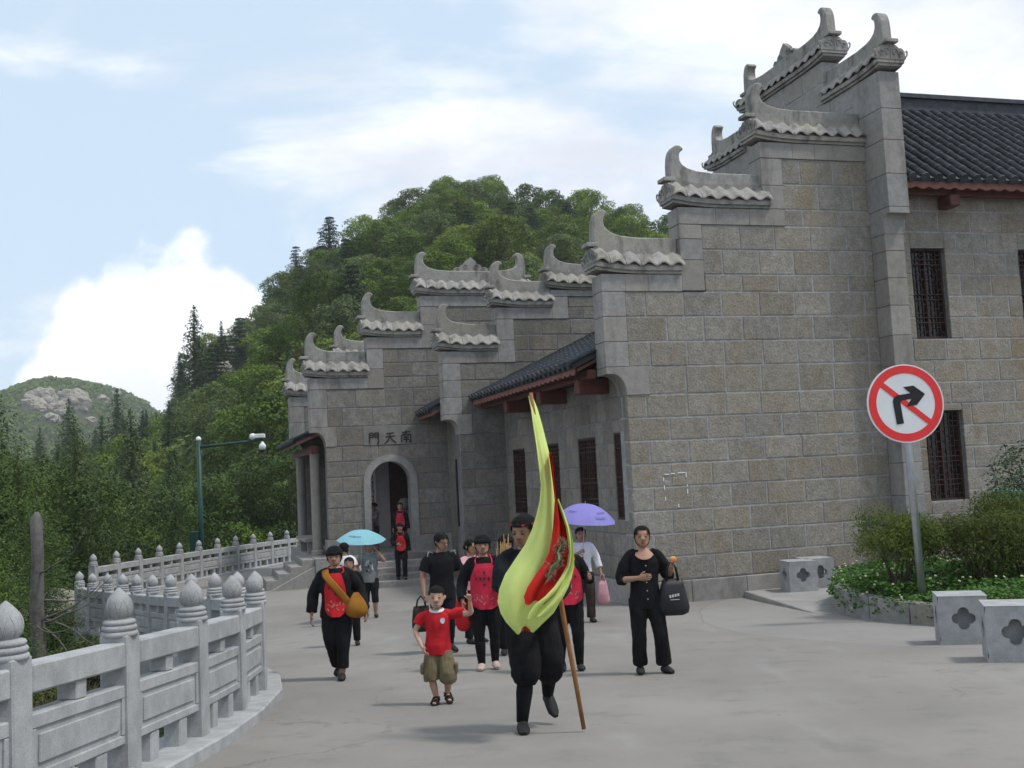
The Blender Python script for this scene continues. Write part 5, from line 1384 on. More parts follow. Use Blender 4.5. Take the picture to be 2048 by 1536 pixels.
    # --- footwear
    for s in ('l','r'):
        a, tt = J['an'+s], J['to'+s]; d = (tt-a); d.z *= 1; sb = MB(); heel = a-Vector((d.x, d.y, 0)).normalized()*.022*h; heel.z = a.z-.024*h
        if legging:
            k = J['kn'+s]; lg = MB(); lg.tube([k.lerp(a,.12), k.lerp(a,.45), k.lerp(a,.8), a], [q*h for q in (.037,.039,.031,.027)], 12); lg.build('legging', M[legging], root, smooth_=True)
        if shoes == 'sandal':
            up_ = Vector((0,0,1)); dn = Vector((d.x, d.y, 0)).normalized(); sd = dn.cross(up_)
            zb = min(a.z-.034*h, tt.z-.006*h)
            L = d.length
            poly = []
            sole_pts = [(-.026,.018),(.0,.024),(.05,.022),(.09,.029),(.115,.024),(.126,.008)]
            ring = [a+dn*x*h*1.1+sd*y*h for x, y in sole_pts]+[a+dn*x*h*1.1-sd*y*h for x, y in reversed(sole_pts)]
            def lay(dz): return [Vector((p.x, p.y, lerp(a.z-.04*h, tt.z-.014*h, min(1,max(0,(p-a).dot(dn)/L)))+dz)) for p in ring]
            sb.loft([lay(-.008*h), lay(.006*h)]); so_ = sb.build('sandal', M['shoe'], root)
            st = MB()
            for q, r_ in ((.2,.03),(.62,.033),(.85,.03)):
                c = a.lerp(tt, q); st.tube([c+sd*r_*h*cos(x)+Vector((0,0,-.012*h+.03*h*sin(x))) for x in [pi*i/8 for i in range(9)]], .009*h, 6)
            c = a+Vector((0,0,.005*h)); st.tube([c+dn*.026*h*cos(x)+sd*.026*h*sin(x) for x in [2*pi*i/10 for i in range(11)]], .008*h, 6)
            st.build('straps', M['shoe'], so_, smooth_=True)
        elif shoes:
            dn = Vector((d.x, d.y, 0)).normalized(); 
            sb.tube([heel-dn*.006*h, a.lerp(tt,.1)+Vector((0,0,-.012*h)), a.lerp(tt,.5)+Vector((0,0,-.004*h)), a.lerp(tt,.85)+Vector((0,0,.001*h)), tt+dn*.01*h], [(.016*h,.02*h),(.026*h,.03*h),(.03*h,.022*h),(.028*h,.018*h),(.014*h,.01*h)], 12)
            auto_smooth(sb.build('shoe', M[shoes], root), 60)
    return root, J, h, w
def pend(b, name, mats, root, vox, it, extra=None):
    me = bpy.data.meshes.new(name); me.from_pydata([tuple(v) for v in b.v], [], b.f)
    bm = bmesh.new(); bm.from_mesh(me); bmesh.ops.recalc_face_normals(bm, faces=bm.faces); bm.to_mesh(me); bm.free()
    o = link(name, me, root)
    r = o.modifiers.new('r', 'REMESH'); r.mode = 'VOXEL'; r.voxel_size = vox; r.use_smooth_shade = True
    s = o.modifiers.new('s', 'SMOOTH'); s.factor = .5; s.iterations = it
    PENDING.append((o, mats, extra)); return o
def wrinkle(me):
    off = Vector((random.Random(len(me.vertices)).uniform(0, 50), 3, 7))
    cs = [v.co.copy() for v in me.vertices]; ns = [v.normal.copy() for v in me.vertices]; out = []
    for c, n in zip(cs, ns):
        k = mnoise.noise(Vector((c.x*13, c.y*13, c.z*6+c.x*5))+off)*.0085 + mnoise.noise(Vector((c.x*30, c.y*30, c.z*17-c.x*14))+off)*.0045
        out += (c+n*(k-.001))[:]
    me.vertices.foreach_set('co', out); me.update()
def flush_people():
    bpy.context.view_layer.update(); dg = bpy.context.evaluated_depsgraph_get(); res = []
    for o, mats, ex in PENDING: res.append(bpy.data.meshes.new_from_object(o.evaluated_get(dg)))
    for (o, mats, ex), me in zip(PENDING, res):
        if o.name.split('.')[0] in ('jacket','shirt','trousers'): wrinkle(me)
        o.modifiers.clear(); me.name = o.name.split('.')[0]; me.materials.clear()
        for m in mats: me.materials.append(m)
        if ex and ex.v:
            m2 = ex.mesh('tmp', mats, True); bm = bmesh.new(); bm.from_mesh(m2); bmesh.ops.recalc_face_normals(bm, faces=bm.faces); bm.from_mesh(me); bm.to_mesh(me); bm.free(); bpy.data.meshes.remove(m2)
        me.polygons.foreach_set('use_smooth', [True]*len(me.polygons)); o.data = me
TR = [(.30,.108,.082),(.45,.106,.078),(.5,.105,.076),(.56,.097,.07),(.62,.094,.068),(.68,.1,.072),(.74,.107,.073),(.785,.1,.064),(.81,.08,.055)]
def tpoint(J, h, w, ang, z, off):
    rx = interp(z, [(q[0], q[1]) for q in TR])*h*w+off; ry = interp(z, [(q[0], q[2]) for q in TR])*h*w+off; c = spine(J, z*h)
    return Vector((c.x+rx*sin(ang), c.y-ry*cos(ang), z*h))
def apron(P, zt=.775, zb=.5, half=.8, mt='crimson', off=.022, print_='gold', top_half=.38, name='apron', lines=3, seed=1):
    root, J, h, w = P; b = MB(); rows = []; n = 14; m_ = 16
    def S(s, t, o):
        z = lerp(zt, zb, t); hw = lerp(top_half, half, smooth(t*2.2)); end = max(0, (t-.72)/.28); hw *= sqrt(max(.12, 1-end*end*.92))
        sag = .012*sin(s*5+t*4)*t
        return tpoint(J, h, w, s*hw, z, off+o+sag*h*.6+.02*t*h*.5)
    for o in (0, -.008): rows.append([[S(lerp(-1,1,i/n), j/m_, o) for i in range(n+1)] for j in range(m_+1)])
    fr = [p for r in rows[0] for p in r]; f = []
    for j in range(m_):
        for i in range(n): k = j*(n+1)+i; f.append((k, k+1, k+n+2, k+n+1))
    b.add(fr, f); bk = [p for r in rows[1] for p in r]; b.add(bk, [tuple(reversed(q)) for q in f])
    a = b.build(name, M[mt], root, smooth_=True, fix=False)
    strap = MB()
    for s in (-1, 1): strap.tube([S(s*.9, .02, .002), tpoint(J, h, w, s*.62, .8, .016), Vector((s*.05*h, spine(J,.82*h).y, .835*h)), Vector((s*.035*h, spine(J,.82*h).y+.045*h, .835*h))], .006*h, 5)
    strap.build('apron_strap', M[mt], a, smooth_=True)
    pr = MB(); rn = random.Random(seed)
    def dash(s0, t0, s1, t1, wd, m=0):
        A, B = S(s0, t0, .004), S(s1, t1, .004); d = (B-A); nn = Vector((0,-1,0)); px = d.cross(nn).normalized()*wd*h; pr.add([A+px, A-px, B-px, B+px], [(0,1,2,3)], m)
    for r in range(lines):
        for c in range(-2, 3):
            if r == 0 and abs(c) == 2: continue
            sc = c*.27; tc = .2+.13*r
            if r == 1 or c == 0:
                for k in range(3): dash(sc-.08, tc+rn.uniform(-.03,.03), sc+.08, tc+rn.uniform(-.03,.03), .0022)
                dash(sc, tc-.04, sc, tc+.045, .0025)
    for k in range(16):
        a0 = rn.uniform(-.75,.75); t0 = rn.uniform(.66,.86); dash(a0, t0, a0+rn.uniform(-.16,.16), t0+rn.uniform(-.06,.06), .0035, 1)
    tag(pr.build('apron_print', [M['ink'], M[print_]], a, fix=False), kind='stuff')
    return a
def strap_path(P, a0, z0, a1, z1, off, width, mt, name, turns=1):
    """flat strap from shoulder to opposite hip, front and back"""
    root, J, h, w = P; b = MB(); n = 14; rings = []
    pts = [tpoint(J, h, w, lerp(a0, a1, i/n), lerp(z0, z1, i/n), off) for i in range(n+1)]
    pts = [Vector((pts[0].x, spine(J, z0*h).y+.05*h, z0*h-.02*h)), pts[0]+Vector((0,.03*h,.012*h))]+pts[1:]
    b.tube(pts, [(width, .008)]*len(pts), 8, up=(0,-1,.2))
    return b.build(name, M[mt], root, smooth_=True)
def soft_bag(name, label, loc, w0, w1, hgt, dep, mt, rz=0, handles=None, cat='bag', seed=0, round_=False):
    root = thing(name, label, cat, loc, rz); b = MB(); rings = []; n = 20
    prof_ = [(0,.55),(.06,.86),(.2,1.0),(.5,1.0),(.8,.97),(1.0,.9)] if not round_ else [(0,.25),(.05,.6),(.18,.92),(.4,1.0),(.65,.85),(.85,.55),(1,.28)]
    for t, k in prof_:
        wd = lerp(w1, w0, t)*.5*k; dp = dep*.5*(k if t < .7 else k*lerp(1,.35,(t-.7)/.3)); r = []
        for i in range(n):
            a = 2*pi*i/n; e = .7; r.append((wd*math.copysign(abs(cos(a))**e, cos(a))*(1+.04*sin(a*3+seed)), dp*math.copysign(abs(sin(a))**e, sin(a))+.01*sin(a*2+t*5+seed), t*hgt))
        rings.append(r)
    b.loft(rings); b.build('bag_body', M[mt], root, smooth_=True)
    if handles:
        for s in (-1, 1):
            q = MB(); q.tube([(-w0*.28, s*dep*.14, hgt*.97), (-w0*.2, s*dep*.1, hgt+handles*.6), (0, s*.01, hgt+handles), (w0*.2, s*dep*.1, hgt+handles*.6), (w0*.28, s*dep*.14, hgt*.97)], .011, 6); q.build('bag_handle', M[mt], root, smooth_=True)
    return root
def umbrella(name, label, loc, R, hgt, c, tilt, panels=8, shaft=.75, print_=None):
    m = cloth(name+'_nylon', c, tuple(q*.92 for q in c), bump=.15, rough=.6, trans=.45); M[name] = m
    root = thing(name, label, 'umbrella', loc); root.rotation_euler = tilt
    cn = MB(); rows = []; N = panels*6
    for j in range(9):
        t = j/8; r = []
        for i in range(N):
            a = 2*pi*i/N; ph = (i % 6)/6; sc = 1-.075*(sin(pi*ph))*t*t; z = hgt*(1-t**2.1)-.012*sin(pi*ph)*t
            r.append((R*t*sc*cos(a)+1e-4*cos(a), R*t*sc*sin(a)+1e-4*sin(a), z))
        rows.append(r)
    cn.loft(rows, caps=False); cn.build('canopy', m, root, smooth_=True)
    for k in range(panels):
        a = 2*pi*k/panels; rb = MB(); rb.tube([(R*t*cos(a), R*t*sin(a), hgt*(1-t**2.1)-.01) for t in (0.02,.3,.6,.85,1.0)], .0035, 5); rb.build('rib', M['steel'], root)
    MB().tube([(0,0,hgt+.045),(0,0,-shaft)], .006, 6).build('shaft', M['steel'], root); MB().tube([(0,0,-shaft+.09),(0,0,-shaft-.03)], .013, 8).build('handle', M['black_paint'], root)
    if print_:
        pr = MB(); rn = random.Random(2)
        for (a, t) in print_:
            for k in range(7):
                aa = a+(k-3)*.07; p = [(R*q*cos(x)*1.003, R*q*sin(x)*1.003, hgt*(1-q**2.1)+.003) for x, q in ((aa,t),(aa+.045,t),(aa+.045,t+.05),(aa,t+.05))]
                pr.add(p, [(0,1,2,3)])
        M['umb_print'] = M.get('umb_print') or mat('umbrella_print', (.12,.13,.3), rough=.6); pr.build('print', M['umb_print'], root, fix=False)
    return root
def G(x, y): return (x, y, ground(x, y))

# --- 1 flag bearer
P1 = person('man in loose black clothes with puffed knee breeches stepping forward behind a big flag', G(.05,9.15), 1.76, .28,
    pose={'shl':(-.11,.005,.8),'shr':(.11,.005,.8),'ell':(-.15,-.03,.64),'wrl':(-.03,-.13,.66),'elr':(.175,-.01,.64),'wrr':(.1,-.14,.62),'knl':(-.05,-.07,.285),'anl':(-.075,-.05,.045),'tol':(-.1,-.16,.018),
          'knr':(.075,-.04,.30),'anr':(.1,.1,.13),'tor':(.11,.04,.035),'hir':(.055,0,.51)},
    look=(-.75,.28,.0), hair='short', headgear='redband', sleeve=.95, slv_r=1.15, hem=.44, top='charcoal', leg_end=.215, leg_prof=(.07,.073,.074,.071,.07,.068,.048), legging='black', grip=('hold','hold'), vox=.010)
# --- 2 boy
P2 = person('small boy in red polo shirt and khaki cargo shorts raising one arm', G(-.84,10.85), 1.12, -.03, skin='skin_kid', hair='kid', smile=True, stout=1.1,
    pose={'shl':(-.125,.0,.77),'shr':(.125,0,.775),'nk':(0,.0,.812),'ch':(0,0,.68),'ell':(-.2,.0,.63),'wrl':(-.125,-.12,.5),'elr':(.3,-.02,.76),'wrr':(.295,-.07,.875),'pel':(0,0,.46),'hil':(-.055,0,.44),'hir':(.055,0,.44),
          'knl':(-.07,-.03,.245),'anl':(-.035,.0,.05),'tol':(-.045,-.12,.025),'knr':(.085,-.07,.25),'anr':(.055,.05,.075),'tor':(.085,-.06,.035)},
    look=(.05,.02,.03), top='red', sleeve=.3, slv_r=1.15, hem=.42, bottom='khaki', leg_end=.215, leg_prof=(.066,.072,.074,.074,.074,.074,.077), shoes='sandal', grip=('relax','point'), vox=.008)
def boy_trim():
    root, J, h, w = P2
    c = MB(); rr = []
    for k in range(21):
        a = 2*pi*k/20; s = spine(J, .81*h); wd = lerp(1.0, 1.25, max(0,-sin(a)))
        rr.append([(s.x+.05*h*cos(a), s.y+.05*h*sin(a), .818*h-.012*h*max(0,-sin(a))), (s.x+.068*h*cos(a), s.y+.062*h*sin(a), .803*h-.02*h*max(0,-sin(a))), (s.x+.066*h*cos(a), s.y+.06*h*sin(a), .797*h-.02*h*max(0,-sin(a)))])
    c.loft(rr, caps=False, closed=True); c.build('collar', M['white'], root, smooth_=True)
    p = MB()
    def patch(ang, z, r, m, sx=1):
        q = [tpoint(J, h, w, ang+r*sx*cos(2*pi*k/12)*.9, z+r*.09*sin(2*pi*k/12)*1.4, .012+.002*m) for k in range(12)]; p.add(q, [tuple(range(12))], m)
    patch(.45, .715, .2, 0)
    p.build('badge', [M['white'], M['ink']], root, fix=False)
    pk = MB()
    for s in (-1, 1): pk.cbox(-.02, .02, -.035, .035, -.05, .045, .008)
    for i, s in enumerate(('l','r')):
        sg = -1 if s == 'l' else 1; q = J['hi'+s].lerp(J['kn'+s], .68)+Vector((sg*.078*h,-.01,0)); bx = MB().cbox(-.016,.016,-.045,.045,-.05,.05,.01); bx.build('cargo_pocket', M['khaki'], root, loc=q)
boy_trim()
# --- 3 woman in black blouse
P3 = person('woman in plain black blouse and wide black trousers holding up fruit', G(1.37,12.45), 1.66, .05, hair='tied', stout=1.02,
    pose={'ell':(-.165,.0,.625),'wrl':(-.055,-.12,.645),'elr':(.165,.01,.635),'wrr':(.175,-.1,.715),'knl':(-.06,-.02,.28),'anl':(-.06,.02,.045),'tol':(-.075,-.09,.02),'knr':(.078,-.05,.28),'anr':(.098,-.01,.045),'tor':(.13,-.11,.02)},
    look=(-.06,.04,.02), sleeve=.62, slv_r=1.2, hem=.43, leg_end=.06, leg_prof=(.066,.06,.053,.05,.05,.05,.053), grip=('in','hold'))
def blouse_trim():
    root, J, h, w = P3; b = MB()
    for z in (.775,.72,.665,.61,.555,.5): ellipsoid(b, tpoint(J, h, w, .02, z, .012), .007,.005,.007, n=8, k=5)
    b.build('buttons', M['silver'], root, smooth_=True)
    n = MB(); s = spine(J, .82*h); A = (-1,-.6,-.3,0,.3,.6,1); n.loft([[tpoint(J, h, w, a*.62, .79-.03*(1-a*a), .017) for a in A], [Vector((s.x+.056*h*sin(a*1.1), s.y-.055*h*cos(a*1.1), .812*h)) for a in A], [Vector((s.x+.036*h*sin(a*1.2), s.y-.037*h*cos(a*1.2), .835*h)) for a in A]], caps=False, closed=False); n.build('neck_opening', M['skin'], root, smooth_=True, fix=False)
blouse_trim()
M['fruit'] = mat('yellow_red_fruit', (.6,.42,.08), (.5,.12,.04), scale=14, rough=.4, coords='obj')
def fruit():
    w = P3[0]; p = Vector(w.location)+Vector((.183*1.66,-.225*1.0,.755*1.66))
    root = thing('peach', 'yellow and red piece of fruit held in a raised hand', 'fruit', p); b = MB(); ellipsoid(b, (0,0,0), .042,.042,.039, n=14, k=10); b.build('flesh', M['fruit'], root, smooth_=True); MB().tube([(0,0,.036),(.006,0,.055)], .003, 5).build('stalk', M['bark'], root)
fruit()
hb = soft_bag('hand_bag', 'black shoulder bag hanging from the arm of the woman in the black blouse', (1.37+.3, 12.38, ground(1.5,12.4)+.63), .24, .40, .40, .15, 'leather', rz=.1, handles=.2)
hp = MB()
for i in range(4): hp.box(-.06+.03*i, -.04+.03*i, -.083, -.079, .2+.005*i, .23+.005*i)
hp.box(-.05,.05,-.083,-.079,.175,.182); hp.build('bag_print', M['silver'], hb, fix=False)
# --- 4 woman with mustard bag
P4 = person('woman in black with head cloth and red printed apron crossed by a mustard strap', G(-2.24,13.4), 1.6, .08, hair='short', headgear='wrap', stout=1.18,
    pose={'ell':(-.175,.02,.63),'wrl':(-.185,-.03,.49),'elr':(.18,.03,.63),'wrr':(.215,-.06,.5),'knl':(-.05,-.04,.28),'anl':(-.015,.13,.06),'tol':(-.02,.05,.02),'knr':(.05,-.07,.285),'anr':(.03,-.06,.045),'tor':(.03,-.16,.02)},
    look=(-.02,.08,-.05), slv_r=1.25, hem=.46, leg_prof=(.068,.066,.058,.052,.05,.046,.044), leg_end=.09)
apron(P4, zt=.79, zb=.47, half=.62, mt='red', off=.03, seed=4)
strap_path(P4, -.55, .8, .95, .52, .055, .042, 'mustard', 'bag_strap')
soft_bag('shoulder_bag', 'mustard cloth shoulder bag swinging at the hip of the woman with the crossed strap', (-2.24+.26, 13.27, ground(-2.2,13.3)+.72), .2, .3, .3, .14, 'mustard', rz=.1, round_=True)
# --- 5 small person half hidden behind her
person('short person in black walking directly behind the woman with the mustard strap', G(-2.72,17.6), 1.4, .1, hair='short', leg_end=.05, vox=.013)
# --- 6 white shirt under the umbrella
person('person in white shirt walking away beneath the pale blue umbrella', G(-3.42,21.6), 1.6, 2.9, hair='short', top='white', sleeve=.3, slv_r=1.2, bottom='brown', vox=.014)
# --- 7 grey tee woman
P7 = person('woman in grey printed tee and cropped black trousers shading her brow', G(-3.08,22.6), 1.56, .1, hair='tied', top='grey_tee', sleeve=.33, slv_r=1.1, leg_end=.2, leg_prof=(.064,.06,.05,.048,.048,.047,.046), stout=1.08, vox=.012,
    pose={'elr':(.2,-.06,.72),'wrr':(.1,-.1,.87),'ell':(-.17,-.02,.65),'wrl':(-.14,-.13,.74),'knr':(.06,-.06,.285),'anr':(.06,-.04,.045)}, grip=('fist','relax'))
pt = MB(); rn = random.Random(8)
for k in range(22):
    a = rn.uniform(-.4,.4); z = rn.uniform(.6,.74); q = [tpoint(P7[1], P7[2], P7[3], a+dx, z+dz, .016) for dx, dz in ((-.09,-.012),(.09,-.015),(.07,.018),(-.08,.012))]; pt.add(q, [(0,1,2,3)], k % 3)
M['lilac'] = mat('lilac_print', (.35,.3,.42), rough=.8); pt.build('tee_print', [M['silver'], M['lilac'], M['charcoal']], P7[0], fix=False)
umbrella('folding_umbrella', 'pale blue folding umbrella held over two people near the stairs', (-3.2, 22.4, .5), .5, .2, (.34,.7,.8), (.16,.03,.2), shaft=.72, print_=((-1.9,.6),(-2.3,.6)))
# --- 8 woman on the stairs
def on_gate(u, w, z): d = Matrix.Rotation(YAW, 3, 'Z') @ Vector((u, w, 0)); return (ORG.x+d.x, ORG.y+d.y, z)
P8 = person('woman in black with bright red pouch coming down the stone stairs', on_gate(-3.08,9.15,FL-.606), 1.56, .15, hair='short', headgear='wrap', vox=.014, pose={'ell':(-.16,0,.65),'wrl':(-.06,-.12,.62),'knr':(.06,-.07,.3),'anr':(.055,-.06,.02)})
apron(P8, zt=.76, zb=.5, half=.75, mt='red', off=.03, seed=8)
P9 = person('woman in black with red apron standing on the top stair before the arch', on_gate(-2.78,10.62,FL-.006), 1.48, .0, hair='short', vox=.014, stout=1.1, pose={'wrr':(.16,-.06,.46)})
apron(P9, zt=.78, zb=.5, half=.7, mt='crimson', off=.03, seed=9)
P10 = person('woman in a grey checked dress inside the arched doorway', on_gate(-3.2,12.6,FL-.003), 1.5, -.9, hair='tied', top='check', sleeve=.25, hem=.36, bottom='brown', leg_end=.3, vox=.014, pose={'ell':(-.14,-.08,.66),'wrl':(-.03,-.14,.7),'elr':(.14,-.08,.66),'wrr':(.03,-.15,.71)}, look=(0,.35,0))
# --- 11 man in black tee
P11 = person('man with glasses in black short sleeved sports shirt carrying a brown shopping bag', G(-1.14,15.9), 1.72, .35, hair='short', top='black', sleeve=.4, slv_r=1.2, hem=.43, bottom='charcoal', stout=1.08, look=(.45,.25,0),
    pose={'ell':(-.16,.02,.64),'wrl':(-.165,-.03,.49),'elr':(.165,.02,.635),'wrr':(.17,-.05,.49),'anr':(.06,.08,.06),'knr':(.06,-.02,.285)}, grip=('fist','relax'))
def glasses():
    root, J, h, w = P11; hd = h*.132; R3 = Matrix.Rotation(.45,3,'Z') @ Matrix.Rotation(.25,3,'X'); hc = J['nk']+Vector((0,-.006*h,h*.012)); b = MB()
    P = lambda v: hc+R3 @ Vector((v[0]*hd,(v[1]+.02)*hd,v[2]*hd))
    for s in (-1,1): b.tube([P((s*.17+.11*cos(a),-.49,.5+.075*sin(a))) for a in [2*pi*k/12 for k in range(13)]], .0028, 5); b.tube([P((s*.28,-.48,.52)),P((s*.4,-.1,.54)),P((s*.41,.05,.53))], .0025, 4)
    b.tube([P((-.06,-.5,.52)),P((.06,-.5,.52))], .0028, 4); b.build('glasses', M['black_paint'], root)
    tr = MB()
    for s in (-1,1): tr.tube([tpoint(J,h,w,s*.95,.815,.0)+Vector((0,0,.006)), J['sh'+('l' if s < 0 else 'r')]+Vector((s*.01*h,-.03*h,.035*h)), J['sh'+('l' if s < 0 else 'r')].lerp(J['el'+('l' if s < 0 else 'r')],.35)+Vector((s*.02*h,-.036*h,.0))], .004, 5)
    tr.build('shoulder_piping', M['silver'], root, smooth_=True)
glasses()
soft_bag('shopping_bag', 'dark brown shiny shopping bag hanging from the hand of the man with glasses', (-1.14-.3, 15.75, ground(-1,15.8)+.32), .24, .28, .36, .1, 'brown', rz=.3, handles=.14)
# --- 12 woman with incense
P12 = person('woman in black with head cloth, pink red apron and black leggings carrying incense', G(-.46,13.6), 1.65, .06, hair='short', headgear='wrap', stout=1.1, slv_r=1.2, hem=.47, leg_end=.215, leg_prof=(.066,.06,.05,.045,.043,.041,.04), legging='black', shoes='beige', smile=True,
    pose={'ell':(-.17,.02,.635),'wrl':(-.165,-.06,.51),'elr':(.16,-.03,.63),'wrr':(.1,-.14,.62),'knl':(-.055,-.04,.28),'anl':(-.045,.0,.045),'tol':(-.06,-.1,.02),'knr':(.06,-.02,.28),'anr':(.055,.05,.05),'tor':(.065,-.05,.02)}, grip=('relax','fist'))
apron(P12, zt=.78, zb=.45, half=.95, mt='crimson', off=.035, seed=12, top_half=.5)
soft_bag('cloth_bag', 'bright red cloth bag slung beside the woman with the pink red apron', (-.46-.28, 13.62, ground(-.4,13.6)+.47), .16, .22, .52, .16, 'red', rz=.2, round_=True)
def incense(name, label, loc, tilt, n, L, cm, seed):
    root = thing(name, label, 'incense', loc); root.rotation_euler = tilt; rn = random.Random(seed)
    MB().lathe([(.03,0),(.036,.02),(.036,.3),(.03,.34)], 12).build('wrapper', M['crimson'], root, smooth_=True); MB().lathe([(.0375,.06),(.0375,.2)], 12).build('paper_band', M['silver'], root, smooth_=True)
    for k in range(n):
        a = 2*pi*k/n; r = .018; MB().tube([(r*cos(a), r*sin(a), .3), (r*2.0*cos(a)+rn.uniform(-.01,.01), r*2.0*sin(a), L*rn.uniform(.85,1.1))], .0045, 4).build('stick', M['stick'], root)
M['stick'] = mat('incense_stick', (.5,.33,.13), (.6,.42,.2), scale=20)
incense('incense_bundle', 'bundle of incense sticks in red wrapper held upright beside the flag bearer', (-.2,13.25,.28), (.05,.06,0), 9, .62, 'crimson', 3)
incense('incense_bundle', 'thin bundle of incense sticks leaning against the apron of the woman in black leggings', (-.26,13.24,.2), (.05,.02,0), 5, .6, 'crimson', 5)
# --- 13..16
P13 = person('woman in a pink shirt seen behind the woman with incense', G(-.76,17.0), 1.6, .75, hair='tied', top='pink', sleeve=.35, vox=.013, look=(.1,.15,0), pose={'ell':(-.15,-.04,.66),'wrl':(-.06,-.14,.7)})
P14 = person('person in black and dark red glimpsed just behind the flag bearer', G(-.19,15.2), 1.64, .1, hair='short', headgear='wrap', vox=.013, look=(-.1,.05,0)); apron(P14, zt=.79, zb=.5, half=.7, mt='crimson', off=.03, seed=14)
P15 = person('woman in black with dark red apron half hidden by the flag', G(.52,13.1), 1.62, .1, hair='short', headgear='wrap', stout=1.1, leg_end=.19, legging='black', pose={'ell':(-.16,0,.64),'wrl':(-.06,-.12,.62),'elr':(.165,-.01,.635),'wrr':(.16,-.1,.66),'knr':(.06,-.05,.28),'anr':(.065,-.03,.045),'anl':(-.05,.1,.07)})
apron(P15, zt=.78, zb=.48, half=.9, mt='crimson', off=.03, seed=15)
P16 = person('person in white vest and dark trousers under the violet umbrella', G(1.08,19.6), 1.68, .1, hair='short', top='white', sleeve=.8, slv_r=1.1, hem=.5, bottom='brown', vox=.012, leg_prof=(.066,.062,.056,.052,.05,.048,.048), pose={'ell':(-.15,-.02,.66),'wrl':(-.05,-.14,.73),'elr':(.16,.01,.64),'wrr':(.185,-.03,.5),'knr':(.06,-.05,.28),'anr':(.06,-.05,.045),'tor':(.08,-.15,.02)}, grip=('fist','fist'))
umbrella('rain_umbrella', 'violet umbrella with dark print held above the person in the white vest', (1.14, 19.3, .79), .57, .3, (.36,.33,.8), (.12,.06,.3), shaft=.72, print_=((-1.1,.62),(-1.3,.78),(-2.6,.6)))
M['pink_plastic'] = mat('pink_plastic', (.6,.3,.34), (.66,.42,.44), scale=9, rough=.4, trans=.35, coords='obj')
soft_bag('plastic_bag', 'pink plastic carrier bag hanging from the hand below the violet umbrella', (1.08+.33, 19.5, ground(1.4,19.5)+.3), .14, .26, .42, .12, 'pink_plastic', handles=.12)
flush_people()
